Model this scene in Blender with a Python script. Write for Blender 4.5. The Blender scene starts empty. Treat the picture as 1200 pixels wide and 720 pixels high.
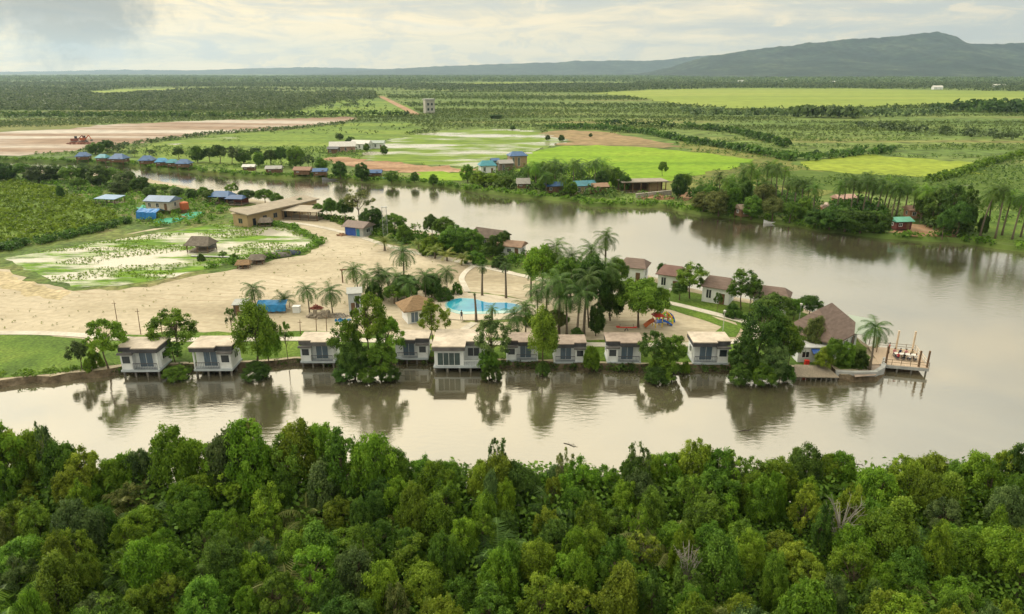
import bpy, math, random
import numpy as np
from mathutils import Vector, Matrix
from mathutils.geometry import tessellate_polygon
R = math.radians
scene = bpy.context.scene
COL = scene.collection
rnd = random.Random(7)
PI = math.pi

# ------------------------------------------------------------------ camera model (1200x720 photograph)
H = 42.0
F = 811.0
PITCH = R(18.8)
CT, ST = math.cos(PITCH), math.sin(PITCH)
LAND = 0.9      # height of the spit above the water
FAR = 1.1       # height of the far plain

def gp(px, py, z=0.0):
    """ground point seen at a pixel of the photograph"""
    dx = (px - 600) / F
    dy = (360 - py) / F
    dz = -ST + dy * CT
    t = (z - H) / dz
    return Vector((dx * t, (CT + dy * ST) * t, z))

def depth(p):
    return p[1] * CT - (p[2] - H) * ST

def ppm(px, py, z=0.0):
    return F / depth(gp(px, py, z))

def hgt(px, py, ytop, z=0.0):
    """height of something standing at pixel (px,py) whose top is at ytop"""
    p = gp(px, py, z)
    a = math.atan((ytop - 360) / F) + PITCH
    return (H - z) - p.y * math.tan(a)

# ------------------------------------------------------------------ tagging
def tag(o, label=None, cat=None, group=None, kind=None):
    if label: o['label'] = label
    if cat: o['category'] = cat
    if group: o['group'] = group
    if kind: o['kind'] = kind
    return o

def empty(name, loc, rz=0.0, label=None, cat=None, group=None, scale=None):
    o = bpy.data.objects.new(name, None)
    COL.objects.link(o)
    o.location = loc
    o.rotation_euler = (0, 0, rz)
    if scale: o.scale = scale
    o.empty_display_size = 0.3
    return tag(o, label, cat, group)

def link(name, me, parent=None):
    o = bpy.data.objects.new(name, me)
    COL.objects.link(o)
    if parent is not None: o.parent = parent
    return o

def kids(o):
    return [c for c in COL.objects if c.parent is o]

# ------------------------------------------------------------------ mesh builder
class MB:
    def __init__(s):
        s.v = []; s.f = []; s.m = []
    def add(s, vs, fs, mi=0):
        b = len(s.v)
        s.v += [tuple(v) for v in vs]
        for f in fs:
            s.f.append(tuple(i + b for i in f)); s.m.append(mi)
        return s
    def box(s, x0, x1, y0, y1, z0, z1, mi=0):
        vs = [(x0,y0,z0),(x1,y0,z0),(x1,y1,z0),(x0,y1,z0),(x0,y0,z1),(x1,y0,z1),(x1,y1,z1),(x0,y1,z1)]
        return s.add(vs, [(0,3,2,1),(4,5,6,7),(0,1,5,4),(1,2,6,5),(2,3,7,6),(3,0,4,7)], mi)
    def bar(s, a, b, w, h=None, mi=0):
        a = Vector(a); b = Vector(b); d = (b - a).normalized()
        h = h or w
        up = Vector((0,0,1)) if abs(d.z) < .95 else Vector((1,0,0))
        sx = d.cross(up).normalized() * (w/2); sy = sx.cross(d).normalized() * (h/2)
        vs = [a-sx-sy, a+sx-sy, a+sx+sy, a-sx+sy, b-sx-sy, b+sx-sy, b+sx+sy, b-sx+sy]
        return s.add(vs, [(0,3,2,1),(4,5,6,7),(0,1,5,4),(1,2,6,5),(2,3,7,6),(3,0,4,7)], mi)
    def tube(s, pts, rad, n=6, mi=0):
        pts = [Vector(p) for p in pts]
        if not hasattr(rad, '__len__'): rad = [rad] * len(pts)
        vs = []; fs = []
        for i, p in enumerate(pts):
            d = (pts[min(i+1, len(pts)-1)] - pts[max(i-1, 0)]).normalized()
            up = Vector((0,0,1)) if abs(d.z) < .9 else Vector((1,0,0))
            a = d.cross(up).normalized(); b = a.cross(d).normalized()
            for k in range(n):
                t = 2*PI*k/n
                vs.append(p + (a*math.cos(t) + b*math.sin(t)) * rad[i])
        for i in range(len(pts)-1):
            for k in range(n):
                k2 = (k+1) % n
                fs.append((i*n+k, i*n+k2, (i+1)*n+k2, (i+1)*n+k))
        fs.append(tuple(range(n-1, -1, -1))); fs.append(tuple(range((len(pts)-1)*n, len(pts)*n)))
        return s.add(vs, fs, mi)
    def gable(s, x0, x1, y0, y1, z0, zr, mi=0, hip=0.0, t=0.12):
        """gable or hip roof, ridge along x, a solid t thick at the eaves"""
        ym = (y0+y1)/2
        vs = [(x0,y0,z0),(x1,y0,z0),(x1,y1,z0),(x0,y1,z0),(x0,y0,z0+t),(x1,y0,z0+t),(x1,y1,z0+t),(x0,y1,z0+t),(x0+hip,ym,zr),(x1-hip,ym,zr)]
        return s.add(vs, [(0,3,2,1),(0,1,5,4),(1,2,6,5),(2,3,7,6),(3,0,4,7),(4,5,9,8),(6,7,8,9),(5,6,9),(7,4,8)], mi)
    def build(s, name, mats, parent=None, smooth=False):
        me = bpy.data.meshes.new(name)
        me.from_pydata(s.v, [], s.f)
        if not isinstance(mats, (list, tuple)): mats = [mats]
        for m in mats: me.materials.append(m)
        if len(mats) > 1: me.polygons.foreach_set('material_index', s.m)
        if smooth: me.polygons.foreach_set('use_smooth', [True]*len(s.f))
        me.update()
        return link(name, me, parent)

def quads_mesh(name, P, val, mat):
    """P: (n,4,3) quads, val: (n,) variation per quad -> mesh"""
    n = len(P)
    me = bpy.data.meshes.new(name)
    me.vertices.add(n*4); me.loops.add(n*4); me.polygons.add(n)
    me.vertices.foreach_set('co', np.ascontiguousarray(P, dtype=np.float32).reshape(-1))
    me.loops.foreach_set('vertex_index', np.arange(n*4, dtype=np.int32))
    me.polygons.foreach_set('loop_start', np.arange(0, n*4, 4, dtype=np.int32))
    at = me.attributes.new('v', 'FLOAT', 'POINT')
    at.data.foreach_set('value', np.repeat(np.asarray(val, dtype=np.float32), 4))
    me.materials.append(mat)
    me.update(calc_edges=True)
    return me

# ------------------------------------------------------------------ materials
def newmat(name):
    m = bpy.data.materials.new(name); m.use_nodes = True
    nt = m.node_tree; nt.nodes.clear()
    return m, nt, nt.nodes, nt.links

def sock(n, name, v):
    n.inputs[name].default_value = v

def mat(name, c, rough=0.8, var=0.25, scale=1.5, bump=0.0, c2=None, spec=0.3, metal=0.0, stretch=(1,1,1), bscale=None, world=False):
    """a plain surface whose colour is worn and mottled by noise"""
    m, nt, N, L = newmat(name)
    out = N.new('ShaderNodeOutputMaterial'); b = N.new('ShaderNodeBsdfPrincipled')
    L.new(b.outputs[0], out.inputs[0])
    sock(b, 'Roughness', rough); sock(b, 'Specular IOR Level', spec); sock(b, 'Metallic', metal)
    tc = N.new('ShaderNodeTexCoord'); mp = N.new('ShaderNodeMapping'); mp.inputs['Scale'].default_value = stretch
    if world:
        ge = N.new('ShaderNodeNewGeometry'); L.new(ge.outputs['Position'], mp.inputs[0])
    else:
        L.new(tc.outputs['Object'], mp.inputs[0])
    no = N.new('ShaderNodeTexNoise'); sock(no, 'Scale', scale); sock(no, 'Detail', 6); sock(no, 'Roughness', .65)
    L.new(mp.outputs[0], no.inputs['Vector'])
    rp = N.new('ShaderNodeValToRGB')
    c2 = c2 or tuple(x*(1-var) for x in c)
    e = rp.color_ramp.elements
    e[0].position = .35; e[0].color = (*c2, 1); e[1].position = .65; e[1].color = (*c, 1)
    L.new(no.outputs[0], rp.inputs[0]); L.new(rp.outputs[0], b.inputs['Base Color'])
    if bump:
        bn = N.new('ShaderNodeTexNoise'); sock(bn, 'Scale', bscale or scale*6); sock(bn, 'Detail', 5)
        L.new(mp.outputs[0], bn.inputs['Vector'])
        bp = N.new('ShaderNodeBump'); sock(bp, 'Strength', bump); sock(bp, 'Distance', .15)
        L.new(bn.outputs[0], bp.inputs['Height']); L.new(bp.outputs[0], b.inputs['Normal'])
    return m

def ground(name, cols, scale, stretch=(1,1,1), rough=.9, fine=None, fine_amt=.35, bump=.4, bscale=2.0, pos=None, spec=.15, detail=8, distort=0.0):
    """ground cover: a ramp of several colours over large noise, broken up by fine noise (world metres)"""
    m, nt, N, L = newmat(name)
    out = N.new('ShaderNodeOutputMaterial'); b = N.new('ShaderNodeBsdfPrincipled')
    L.new(b.outputs[0], out.inputs[0]); sock(b, 'Roughness', rough); sock(b, 'Specular IOR Level', spec)
    ge = N.new('ShaderNodeNewGeometry'); mp = N.new('ShaderNodeMapping'); mp.inputs['Scale'].default_value = stretch
    L.new(ge.outputs['Position'], mp.inputs[0])
    n1 = N.new('ShaderNodeTexNoise'); sock(n1, 'Scale', scale); sock(n1, 'Detail', detail); sock(n1, 'Roughness', .62); sock(n1, 'Distortion', distort)
    L.new(mp.outputs[0], n1.inputs['Vector'])
    rp = N.new('ShaderNodeValToRGB'); e = rp.color_ramp.elements
    k = len(cols)
    pos = pos or [.32 + .36*i/(k-1) for i in range(k)]
    while len(e) < k: e.new(.5)
    for i in range(k): e[i].position = pos[i]; e[i].color = (*cols[i], 1)
    L.new(n1.outputs[0], rp.inputs[0])
    n2 = N.new('ShaderNodeTexNoise'); sock(n2, 'Scale', fine or scale*12); sock(n2, 'Detail', 4)
    L.new(ge.outputs['Position'], n2.inputs['Vector'])
    mr = N.new('ShaderNodeMapRange'); sock(mr, 'From Min', .3); sock(mr, 'From Max', .7); sock(mr, 'To Min', 1-fine_amt); sock(mr, 'To Max', 1+fine_amt)
    L.new(n2.outputs[0], mr.inputs[0])
    mx = N.new('ShaderNodeVectorMath'); mx.operation = 'SCALE'
    L.new(rp.outputs[0], mx.inputs[0]); L.new(mr.outputs[0], mx.inputs['Scale'])
    L.new(mx.outputs[0], b.inputs['Base Color'])
    if bump:
        bn = N.new('ShaderNodeTexNoise'); sock(bn, 'Scale', bscale); sock(bn, 'Detail', 4)
        L.new(ge.outputs['Position'], bn.inputs['Vector'])
        bp = N.new('ShaderNodeBump'); sock(bp, 'Strength', bump); sock(bp, 'Distance', .3)
        L.new(bn.outputs[0], bp.inputs['Height']); L.new(bp.outputs[0], b.inputs['Normal'])
    return m

def flooded(name, green, wet, scale, thr, stretch=(1,1,1), green2=None):
    """shallow flooded field: plants in drifts, still pale water between them"""
    m, nt, N, L = newmat(name)
    out = N.new('ShaderNodeOutputMaterial'); a = N.new('ShaderNodeBsdfPrincipled'); b = N.new('ShaderNodeBsdfPrincipled'); mx = N.new('ShaderNodeMixShader')
    ge = N.new('ShaderNodeNewGeometry'); mp = N.new('ShaderNodeMapping'); mp.inputs['Scale'].default_value = stretch
    L.new(ge.outputs['Position'], mp.inputs[0])
    n1 = N.new('ShaderNodeTexNoise'); sock(n1, 'Scale', scale); sock(n1, 'Detail', 9); sock(n1, 'Roughness', .66)
    L.new(mp.outputs[0], n1.inputs['Vector'])
    mr = N.new('ShaderNodeMapRange'); sock(mr, 'From Min', thr-.05); sock(mr, 'From Max', thr+.06)
    L.new(n1.outputs[0], mr.inputs[0])
    L.new(mr.outputs[0], mx.inputs[0]); L.new(a.outputs[0], mx.inputs[1]); L.new(b.outputs[0], mx.inputs[2]); L.new(mx.outputs[0], out.inputs[0])
    n2 = N.new('ShaderNodeTexNoise'); sock(n2, 'Scale', scale*7); sock(n2, 'Detail', 5); L.new(mp.outputs[0], n2.inputs['Vector'])
    rp = N.new('ShaderNodeValToRGB'); rp.color_ramp.elements[0].position = .35; rp.color_ramp.elements[1].position = .65
    rp.color_ramp.elements[0].color = (*(green2 or tuple(x*.55 for x in green)), 1); rp.color_ramp.elements[1].color = (*green, 1)
    L.new(n2.outputs[0], rp.inputs[0]); L.new(rp.outputs[0], a.inputs['Base Color'])
    sock(a, 'Roughness', .9); sock(a, 'Specular IOR Level', .1)
    sock(b, 'Base Color', (*wet, 1)); sock(b, 'Roughness', .12); sock(b, 'IOR', 2.6)
    return m

def leafmat(name, dark, mid, light, trans=.42):
    m, nt, N, L = newmat(name)
    out = N.new('ShaderNodeOutputMaterial'); b = N.new('ShaderNodeBsdfPrincipled'); t = N.new('ShaderNodeBsdfTranslucent'); mx = N.new('ShaderNodeMixShader')
    at = N.new('ShaderNodeAttribute'); at.attribute_name = 'v'
    oi = N.new('ShaderNodeObjectInfo')
    rp = N.new('ShaderNodeValToRGB'); e = rp.color_ramp.elements
    e.new(.5)
    for i, c in enumerate((dark, mid, light)): e[i].position = (.05, .5, .97)[i]; e[i].color = (*c, 1)
    L.new(at.outputs['Fac'], rp.inputs[0])
    hs = N.new('ShaderNodeHueSaturation')
    mr = N.new('ShaderNodeMapRange'); sock(mr, 'To Min', .76); sock(mr, 'To Max', 1.26); L.new(oi.outputs['Random'], mr.inputs[0])
    L.new(mr.outputs[0], hs.inputs['Value'])
    m2 = N.new('ShaderNodeMath'); m2.operation = 'MULTIPLY'; m2.inputs[1].default_value = 7.31; L.new(oi.outputs['Random'], m2.inputs[0])
    m3 = N.new('ShaderNodeMath'); m3.operation = 'FRACT'; L.new(m2.outputs[0], m3.inputs[0])
    m4 = N.new('ShaderNodeMapRange'); sock(m4, 'To Min', .487); sock(m4, 'To Max', .511); L.new(m3.outputs[0], m4.inputs[0]); L.new(m4.outputs[0], hs.inputs['Hue'])
    L.new(rp.outputs[0], hs.inputs['Color'])
    L.new(hs.outputs[0], b.inputs['Base Color']); L.new(hs.outputs[0], t.inputs[0])
    sock(b, 'Roughness', .55); sock(b, 'Specular IOR Level', .22)
    mx.inputs[0].default_value = trans
    L.new(b.outputs[0], mx.inputs[1]); L.new(t.outputs[0], mx.inputs[2]); L.new(mx.outputs[0], out.inputs[0])
    return m

LEAF = {
    'mid':    leafmat('leaf_mid_green',   (.044,.100,.010), (.106,.214,.020), (.180,.308,.036)),
    'fresh':  leafmat('leaf_fresh_green', (.054,.116,.008), (.134,.250,.016), (.222,.352,.032)),
    'yellow': leafmat('leaf_yellow_green',(.068,.114,.008), (.164,.248,.018), (.262,.348,.036)),
    'dark':   leafmat('leaf_dark_green',  (.026,.062,.010), (.064,.136,.018), (.114,.204,.032)),
    'blue':   leafmat('leaf_grey_green',  (.040,.078,.022), (.096,.166,.044), (.160,.235,.072)),
    'olive':  leafmat('leaf_olive',       (.064,.096,.022), (.145,.185,.044), (.235,.265,.080)),
    'palm':   leafmat('leaf_palm',        (.020,.052,.008), (.050,.112,.016), (.096,.168,.032), .25),
    'palmy':  leafmat('leaf_young_palm',  (.055,.090,.014), (.130,.175,.028), (.210,.230,.050), .2),
    'far':    leafmat('leaf_far_wood',    (.050,.090,.034), (.100,.158,.054), (.155,.225,.080), .3),
    'field':  leafmat('leaf_plantation',  (.046,.092,.020), (.092,.158,.030), (.150,.222,.046), .3),
    'lime':   leafmat('leaf_lime_field',  (.075,.130,.008), (.170,.265,.012), (.260,.360,.022), .35),
    'grass':  leafmat('leaf_grass',       (.045,.095,.010), (.110,.190,.018), (.185,.270,.030), .3),
}
BARK = mat('bark', (.16,.12,.085), .9, .45, 3.0, .5)
PALEBARK = mat('pale_bark', (.34,.30,.25), .9, .4, 3.0, .5)
PALMBARK = mat('palm_bark', (.20,.165,.125), .9, .4, 2.0, .6, stretch=(1,1,6))

# ------------------------------------------------------------------ foliage
def unit(a):
    return a / np.maximum(np.linalg.norm(a, axis=-1, keepdims=True), 1e-6)

def leaf_quads(rs, pos, nrm, size, asp=1.6, droop=0.0):
    n = len(pos)
    nrm = unit(nrm)
    t = rs.normal(size=(n,3)); t[:,2] -= droop
    t = unit(t - nrm * np.sum(t*nrm, axis=1, keepdims=True))
    b = np.cross(nrm, t)
    s = size[:,None]
    a = t * s * .5 * asp; c = b * s * .5
    mid = nrm * s * .12
    return np.stack([pos - a - mid, pos + c*.9 + mid*.4, pos + a - mid, pos - c*.9 + mid*.4], axis=1)

def crown_quads(seed, Hh, Rr, z0, nclump, rc, nleaf, ls, kind='round'):
    rs = np.random.RandomState(seed)
    cen = []
    lob = [(rs.uniform(0, 2*PI), rs.uniform(.55, 1.2)) for _ in range(6)]
    for i in range(nclump):
        for _ in range(60):
            d = rs.normal(size=3); d /= np.linalg.norm(d)
            if d[2] > (-.2 if kind == 'low' else -.85 if kind == 'dense' else -.45): break
        th = math.atan2(d[1], d[0])
        w = sum(q * max(0, math.cos(th - p))**2 for p, q in lob) / max(1e-3, sum(max(0, math.cos(th - p))**2 for p, q in lob))
        u = rs.uniform(.45, 1.0) ** .6
        hh = (Hh - z0)
        zc = z0 + hh * (.16 if kind == 'low' else .45)
        zz = zc + d[2] * hh * ((.84 if kind == 'low' else .55) if d[2] > 0 else .45) * u * .96
        taper = 1.0
        if kind == 'feather': taper = .65 + .5*math.sin(PI*min(1, max(0, (zz-z0)/hh))**.8)
        if kind == 'low': taper = 1.0
        cen.append((d[0]*Rr*u*w*taper, d[1]*Rr*u*w*taper, zz, d[0], d[1], max(d[2], -.1)))
    Pq = []; V = []
    for c in cen:
        k = int(nleaf * rs.uniform(.6, 1.3))
        r = rc * rs.uniform(.6, 1.35)
        e = rs.normal(size=(k,3)) * .8 + np.array([c[3], c[4], c[5] + .45]) * .75
        e = unit(e)
        rad = r * (rs.uniform(0, 1, size=(k,1))**.5 * .85 + np.abs(rs.normal(size=(k,1)))*.22)
        sc = np.array([1, 1, 1.5 if kind == 'feather' else .85])
        p = np.array(c[:3]) + e * rad * sc
        nr = e + rs.normal(size=(k,3)) * .55
        nr[:,2] = np.abs(nr[:,2]) * .8 + .15
        Pq.append(leaf_quads(rs, p, nr, ls * rs.uniform(.6, 1.35, size=k), 1.7, 1.2 if kind == 'feather' else .3))
        V.append(np.clip(rs.uniform(.12, .88) + rs.normal(size=k) * .16, 0, 1))
    return np.concatenate(Pq), np.concatenate(V), cen

def trunk_mb(seed, Hh, cen, r0, z0, nl=9, lean=.06):
    rr = random.Random(seed)
    mb = MB()
    top = Vector((rr.uniform(-lean, lean)*Hh, rr.uniform(-lean, lean)*Hh, z0 + (Hh-z0)*.45))
    a = Vector((0,0,-.4)); m1 = top*.5 + Vector((rr.uniform(-.03,.03)*Hh, rr.uniform(-.03,.03)*Hh, 0))
    mb.tube([a, Vector((0,0,.1)), m1, top, top + Vector((0,0,(Hh-z0)*.35))], [r0*1.5, r0*1.1, r0*.75, r0*.5, r0*.12], 7)
    for c in rr.sample(cen, min(nl, len(cen))):
        st = m1.lerp(top, rr.uniform(.1, 1.0)); en = Vector(c[:3])
        md = st.lerp(en, .5) + Vector((0,0,.04*Hh))
        mb.tube([st, md, en], [r0*.38, r0*.24, r0*.06], 5)
    return mb

PROTO = {}
def tree_proto(kind, i):
    key = (kind, i)
    if key in PROTO: return PROTO[key]
    sd = hash_seed(kind) + i*17
    Hh = 6.0
    if kind == 'round':   q = (Hh, 2.3, 1.5, 100, .60, 165, .135); r0, nl = .13, 9
    elif kind == 'dense': q = (Hh, 2.6, .35, 150, .60, 150, .14); r0, nl = .15, 6
    elif kind == 'feather': q = (Hh, 1.45, .8, 90, .52, 160, .115); r0, nl = .10, 10
    elif kind == 'loose': q = (Hh, 2.2, 1.3, 64, .50, 125, .125); r0, nl = .10, 20
    elif kind == 'open':  q = (Hh, 2.2, 1.9, 48, .54, 130, .14); r0, nl = .11, 18
    elif kind == 'low':   q = (Hh, 3.6, .0, 120, .8, 130, .2); r0, nl = .10, 4
    elif kind == 'sparse': q = (Hh, 2.0, 2.2, 30, .48, 48, .17); r0, nl = .09, 24
    P, V, cen = crown_quads(sd, *q, kind=kind)
    cm = quads_mesh('crown_' + kind, P, V, LEAF['mid'])
    tb = trunk_mb(sd, Hh, cen, r0, q[2], nl)
    to = tb.build('trunk', BARK, None, True); tm = to.data
    bpy.data.objects.remove(to)
    PROTO[key] = (tm, cm)
    return PROTO[key]

def hash_seed(s):
    return sum((i+3)*ord(c) for i, c in enumerate(s)) % 9973

RAD = {'round': 2.9, 'dense': 3.1, 'feather': 1.9, 'open': 2.7, 'loose': 2.6, 'low': 4.3, 'sparse': 2.4}
def tree(loc, h, w, kind, leaf, label, name='broadleaf_tree', cat='tree', group=None, bark=None, i=None):
    """h, w in metres"""
    i = rnd.randrange(4) if i is None else i
    tm, cm = tree_proto(kind, i)
    sx = w / (2*RAD[kind]*.98); sz = h / 6.25
    o = empty(name, loc, rnd.uniform(0, 2*PI), label, cat, group, (sx, sx*rnd.uniform(.92, 1.08), sz))
    t = link('trunk', tm, o)
    c = link('crown', cm, o)
    c.material_slots[0].link = 'OBJECT'; c.material_slots[0].material = LEAF[leaf]
    if bark:
        t.material_slots[0].link = 'OBJECT'; t.material_slots[0].material = bark
    return o

TOPS = {}
def palm_proto(kind, i):
    key = ('p' + kind, i)
    if key in PROTO: return PROTO[key]
    rs = np.random.RandomState(500 + i*13 + hash_seed(kind))
    young = kind == 'young'
    Ht = {'coco': 7.0, 'young': 1.3, 'sago': 2.6}[kind]
    mb = MB()
    ln = rs.uniform(-.9, .9, size=2) * (1 if kind == 'coco' else .25)
    pts = [Vector((ln[0]*t*t, ln[1]*t*t, Ht*t)) for t in np.linspace(0, 1, 7)]
    pts[0].z = -.3
    r0 = .17 if not young else .2
    mb.tube(pts, [r0*1.5, r0*1.1, r0, r0*.9, r0*.85, r0*.8, r0*.75], 7)
    to = mb.build('trunk', PALMBARK, None, True); tm = to.data; bpy.data.objects.remove(to)
    top = np.zeros(3)
    TOPS[key] = Vector(pts[-1])
    nf = {'coco': 22, 'young': 13, 'sago': 18}[kind]
    Q = []; V = []
    for k in range(nf):
        az = k * 2.399 + rs.uniform(-.2, .2)
        el = R(75) - R(115) * (k / nf) ** .9
        if young: el = R(82) - R(70) * (k/nf)
        L_ = rs.uniform(2.7, 3.5) * (1 if kind != 'young' else .85)
        seg = 11
        p = top.copy(); e = el; ptsf = [p.copy()]; dirs = []
        for s in range(seg):
            d = np.array([math.cos(az)*math.cos(e), math.sin(az)*math.cos(e), math.sin(e)])
            p = p + d * L_/seg; ptsf.append(p.copy()); dirs.append(d); e -= R(6.5 if not young else 5.5) + R(2.0)*s/3
        side = np.array([-math.sin(az), math.cos(az), 0])
        fv = rs.uniform(.25, .75) if k < nf*.8 else rs.uniform(.8, 1.0)
        for s in range(seg):
            a, b = ptsf[s], ptsf[s+1]
            up = np.cross(dirs[s], side); up /= np.linalg.norm(up)
            # rachis
            wv = side * .035
            Q.append([a - wv, a + wv, b + wv, b - wv]); V.append(.9)
            if s == 0: continue
            ll = .85 * math.sin(PI * min(1, (s+1.2)/(seg+1.2)))**.7
            for sg in (-1, 1):
                for h2 in (0, .5):
                    st = a + (b-a)*h2
                    tip = st + side*sg*ll*rs.uniform(.8, 1.05) + dirs[s]*ll*.45 - np.array([0,0,1])*ll*rs.uniform(.15, .42)
                    wd = (b-a) * .33
                    Q.append([st, st + wd, tip + wd*.15, tip]); V.append(np.clip(fv + rs.normal()*.12, 0, 1))
    cm = quads_mesh('crown_palm', np.array(Q), np.array(V), LEAF['palm'])
    PROTO[key] = (tm, cm)
    return PROTO[key]

def palm(loc, h, label, kind='coco', w=1.0, leaf='palm', group=None, name='coconut_palm'):
    i = rnd.randrange(4)
    tm, cm = palm_proto(kind, i)
    top = TOPS[('p' + kind, i)]
    if kind == 'coco':
        cs = min(1.12, .62 + .055*h) * w * rnd.uniform(.92, 1.08); st = max(.12, (h - 1.7*cs)/7.0)
    elif kind == 'sago':
        cs = .50*w; st = max(.2, (h - 1.2*cs)/2.6)
    else:
        cs = h/4.0*w; st = h/4.0
    o = empty(name, loc, rnd.uniform(0, 2*PI), label, 'palm tree', group)
    t = link('trunk', tm, o); tk = min(1.25, max(.6, st)); t.scale = (tk, tk, st)
    c = link('crown', cm, o)
    c.location = (top.x*tk, top.y*tk, top.z*st); c.scale = (cs,)*3
    if leaf != 'palm':
        c.material_slots[0].link = 'OBJECT'; c.material_slots[0].material = LEAF[leaf]
    return o

# ------------------------------------------------------------------ ground polygons
def jitter_line(pts, step, amp, rr, closed=True):
    out = []
    n = len(pts)
    for i in range(n if closed else n-1):
        a = Vector(pts[i]); b = Vector(pts[(i+1) % n])
        L_ = (b-a).length
        k = max(1, min(60, int(L_/step)))
        nv = Vector((-(b-a).y, (b-a).x, 0)).normalized() if L_ > 1e-6 else Vector((0,0,0))
        for j in range(k):
            off = 0 if j == 0 else rr.gauss(0, amp)
            out.append(a.lerp(b, j/k) + nv*off)
    return out

SHEETS = {}
def sheet(name, pix, z, m, step=4.0, amp=.35, kind='structure', label=None, cat=None, smooth_pts=True, world=None, seed=1):
    """a ground patch: its outline given as pixels of the photograph, laid flat at height z"""
    rr = random.Random(hash_seed(name) + seed)
    pts = world or [gp(x, y, z) for x, y in pix]
    pts = [Vector((p[0], p[1], 0)) for p in pts]
    SHEETS[name] = pts
    if amp > 0: pts = jitter_line(pts, step, amp, rr)
    tri = tessellate_polygon([pts])
    mb = MB()
    vs = [(p.x, p.y, z) for p in pts]
    fs = []
    for t in tri:
        a, b, c = (Vector(vs[i]) for i in t)
        if (b-a).cross(c-a).z < 0: t = (t[0], t[2], t[1])
        fs.append(t)
    mb.add(vs, fs)
    o = mb.build(name, m)
    return tag(o, label, cat, None, kind)

BANK = ground('muddy_bank', [(.06,.048,.03),(.11,.085,.055),(.19,.155,.11)], .4, fine=1.5, bump=.8, bscale=2)
def landmass(name, pts, z, m, step, amp, slope=1.0, deep=-.8, label=None, cat='ground'):
    """land with a sloping bank down into the water round its outline"""
    rr = random.Random(hash_seed(name))
    pts = [Vector((p[0], p[1], 0)) for p in pts]
    pts = jitter_line(pts, step, amp, rr)
    area = sum(pts[i].x*pts[(i+1) % len(pts)].y - pts[(i+1) % len(pts)].x*pts[i].y for i in range(len(pts)))
    if area < 0: pts.reverse()
    n = len(pts)
    tri = tessellate_polygon([pts])
    vs = [(p.x, p.y, z) for p in pts]; fs = []
    for t in tri:
        a, b, c = (Vector(vs[i]) for i in t)
        if (b-a).cross(c-a).z < 0: t = (t[0], t[2], t[1])
        fs.append(t)
    mb = MB()
    low = []
    for i in range(n):
        d = (pts[(i+1) % n] - pts[i-1])
        nv = Vector((d.y, -d.x, 0)).normalized()
        q = pts[i] + nv*slope*rr.uniform(.5, 1.4)
        low.append((q.x, q.y, deep))
    mb.add(vs + low, fs + [(i, n+i, n+(i+1) % n, (i+1) % n) for i in range(n)])
    mb.m = [0]*len(fs) + [1]*n
    o = mb.build(name, [m, BANK])
    return tag(o, label, cat, None, 'structure')

def inpoly(x, y, poly):
    c = False; j = len(poly)-1
    for i in range(len(poly)):
        xi, yi = poly[i][0], poly[i][1]; xj, yj = poly[j][0], poly[j][1]
        if (yi > y) != (yj > y) and x < (xj-xi)*(y-yi)/(yj-yi)+xi: c = not c
        j = i
    return c

def scatter(pix, n, z=0, seed=1, even=True):
    """points inside a pixel polygon, spread evenly over the GROUND"""
    rr = random.Random(seed)
    poly = [gp(x, y, z) for x, y in pix]
    x0 = min(p.x for p in poly); x1 = max(p.x for p in poly); y0 = min(p.y for p in poly); y1 = max(p.y for p in poly)
    out = []; tries = 0
    while len(out) < n and tries < n*60:
        tries += 1
        x = rr.uniform(x0, x1); y = rr.uniform(y0, y1)
        if inpoly(x, y, poly): out.append((x, y, z))
    return out

def tufts(name, pts, hs, nq, leaf, label, cat, seed=1, flat=.8, lsf=.55, core=True):
    """many small clumps of leaves as ONE uncountable mass"""
    rs = np.random.RandomState(seed)
    pts = np.array(pts, dtype=np.float64); hs = np.asarray(hs, dtype=np.float64)
    n = len(pts)
    e = unit(rs.normal(size=(n, nq, 3)) + np.array([0, 0, .5]))
    rad = rs.uniform(.55, 1.0, size=(n, nq, 1))
    sc = np.stack([hs*.55/flat, hs*.55/flat, hs*.5], axis=1)[:, None, :]
    p = pts[:, None, :] + np.array([0, 0, 1.0])*hs[:, None, None]*.5 + e*rad*sc
    nr = e + rs.normal(size=(n, nq, 3))*.5
    nr[..., 2] = np.abs(nr[..., 2])*.8 + .2
    ls = (hs[:, None]*lsf*rs.uniform(.6, 1.2, size=(n, nq))).reshape(-1)
    Q = leaf_quads(rs, p.reshape(-1, 3), nr.reshape(-1, 3), ls, 1.3, .3)
    base = rs.uniform(.15, .85, size=(n, 1))
    V = np.clip(base + rs.normal(size=(n, nq))*.15, 0, 1).reshape(-1)
    me = quads_mesh(name, Q, V, LEAF[leaf])
    o = link(name, me)
    return tag(o, label, cat, None, 'stuff')
# ================================================================== camera, light, sky
cam = bpy.data.cameras.new('camera'); co = bpy.data.objects.new('camera', cam); COL.objects.link(co)
cam.sensor_width = 36; cam.lens = F/1200*36; cam.clip_start = .5; cam.clip_end = 60000
co.location = (0, 0, H); co.rotation_euler = (PI/2 - PITCH, 0, 0)
scene.camera = co
SUN_AZ, SUN_EL = R(-52), R(34)      # azimuth from the view direction, clockwise
sd = Vector((math.sin(SUN_AZ)*math.cos(SUN_EL), math.cos(SUN_AZ)*math.cos(SUN_EL), math.sin(SUN_EL)))
sl = bpy.data.lights.new('sun', 'SUN'); so = bpy.data.objects.new('sun', sl); COL.objects.link(so)
sl.energy = 1.5; sl.angle = R(12); sl.color = (1, .93, .80)
so.rotation_euler = sd.to_track_quat('Z', 'Y').to_euler()

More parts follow.
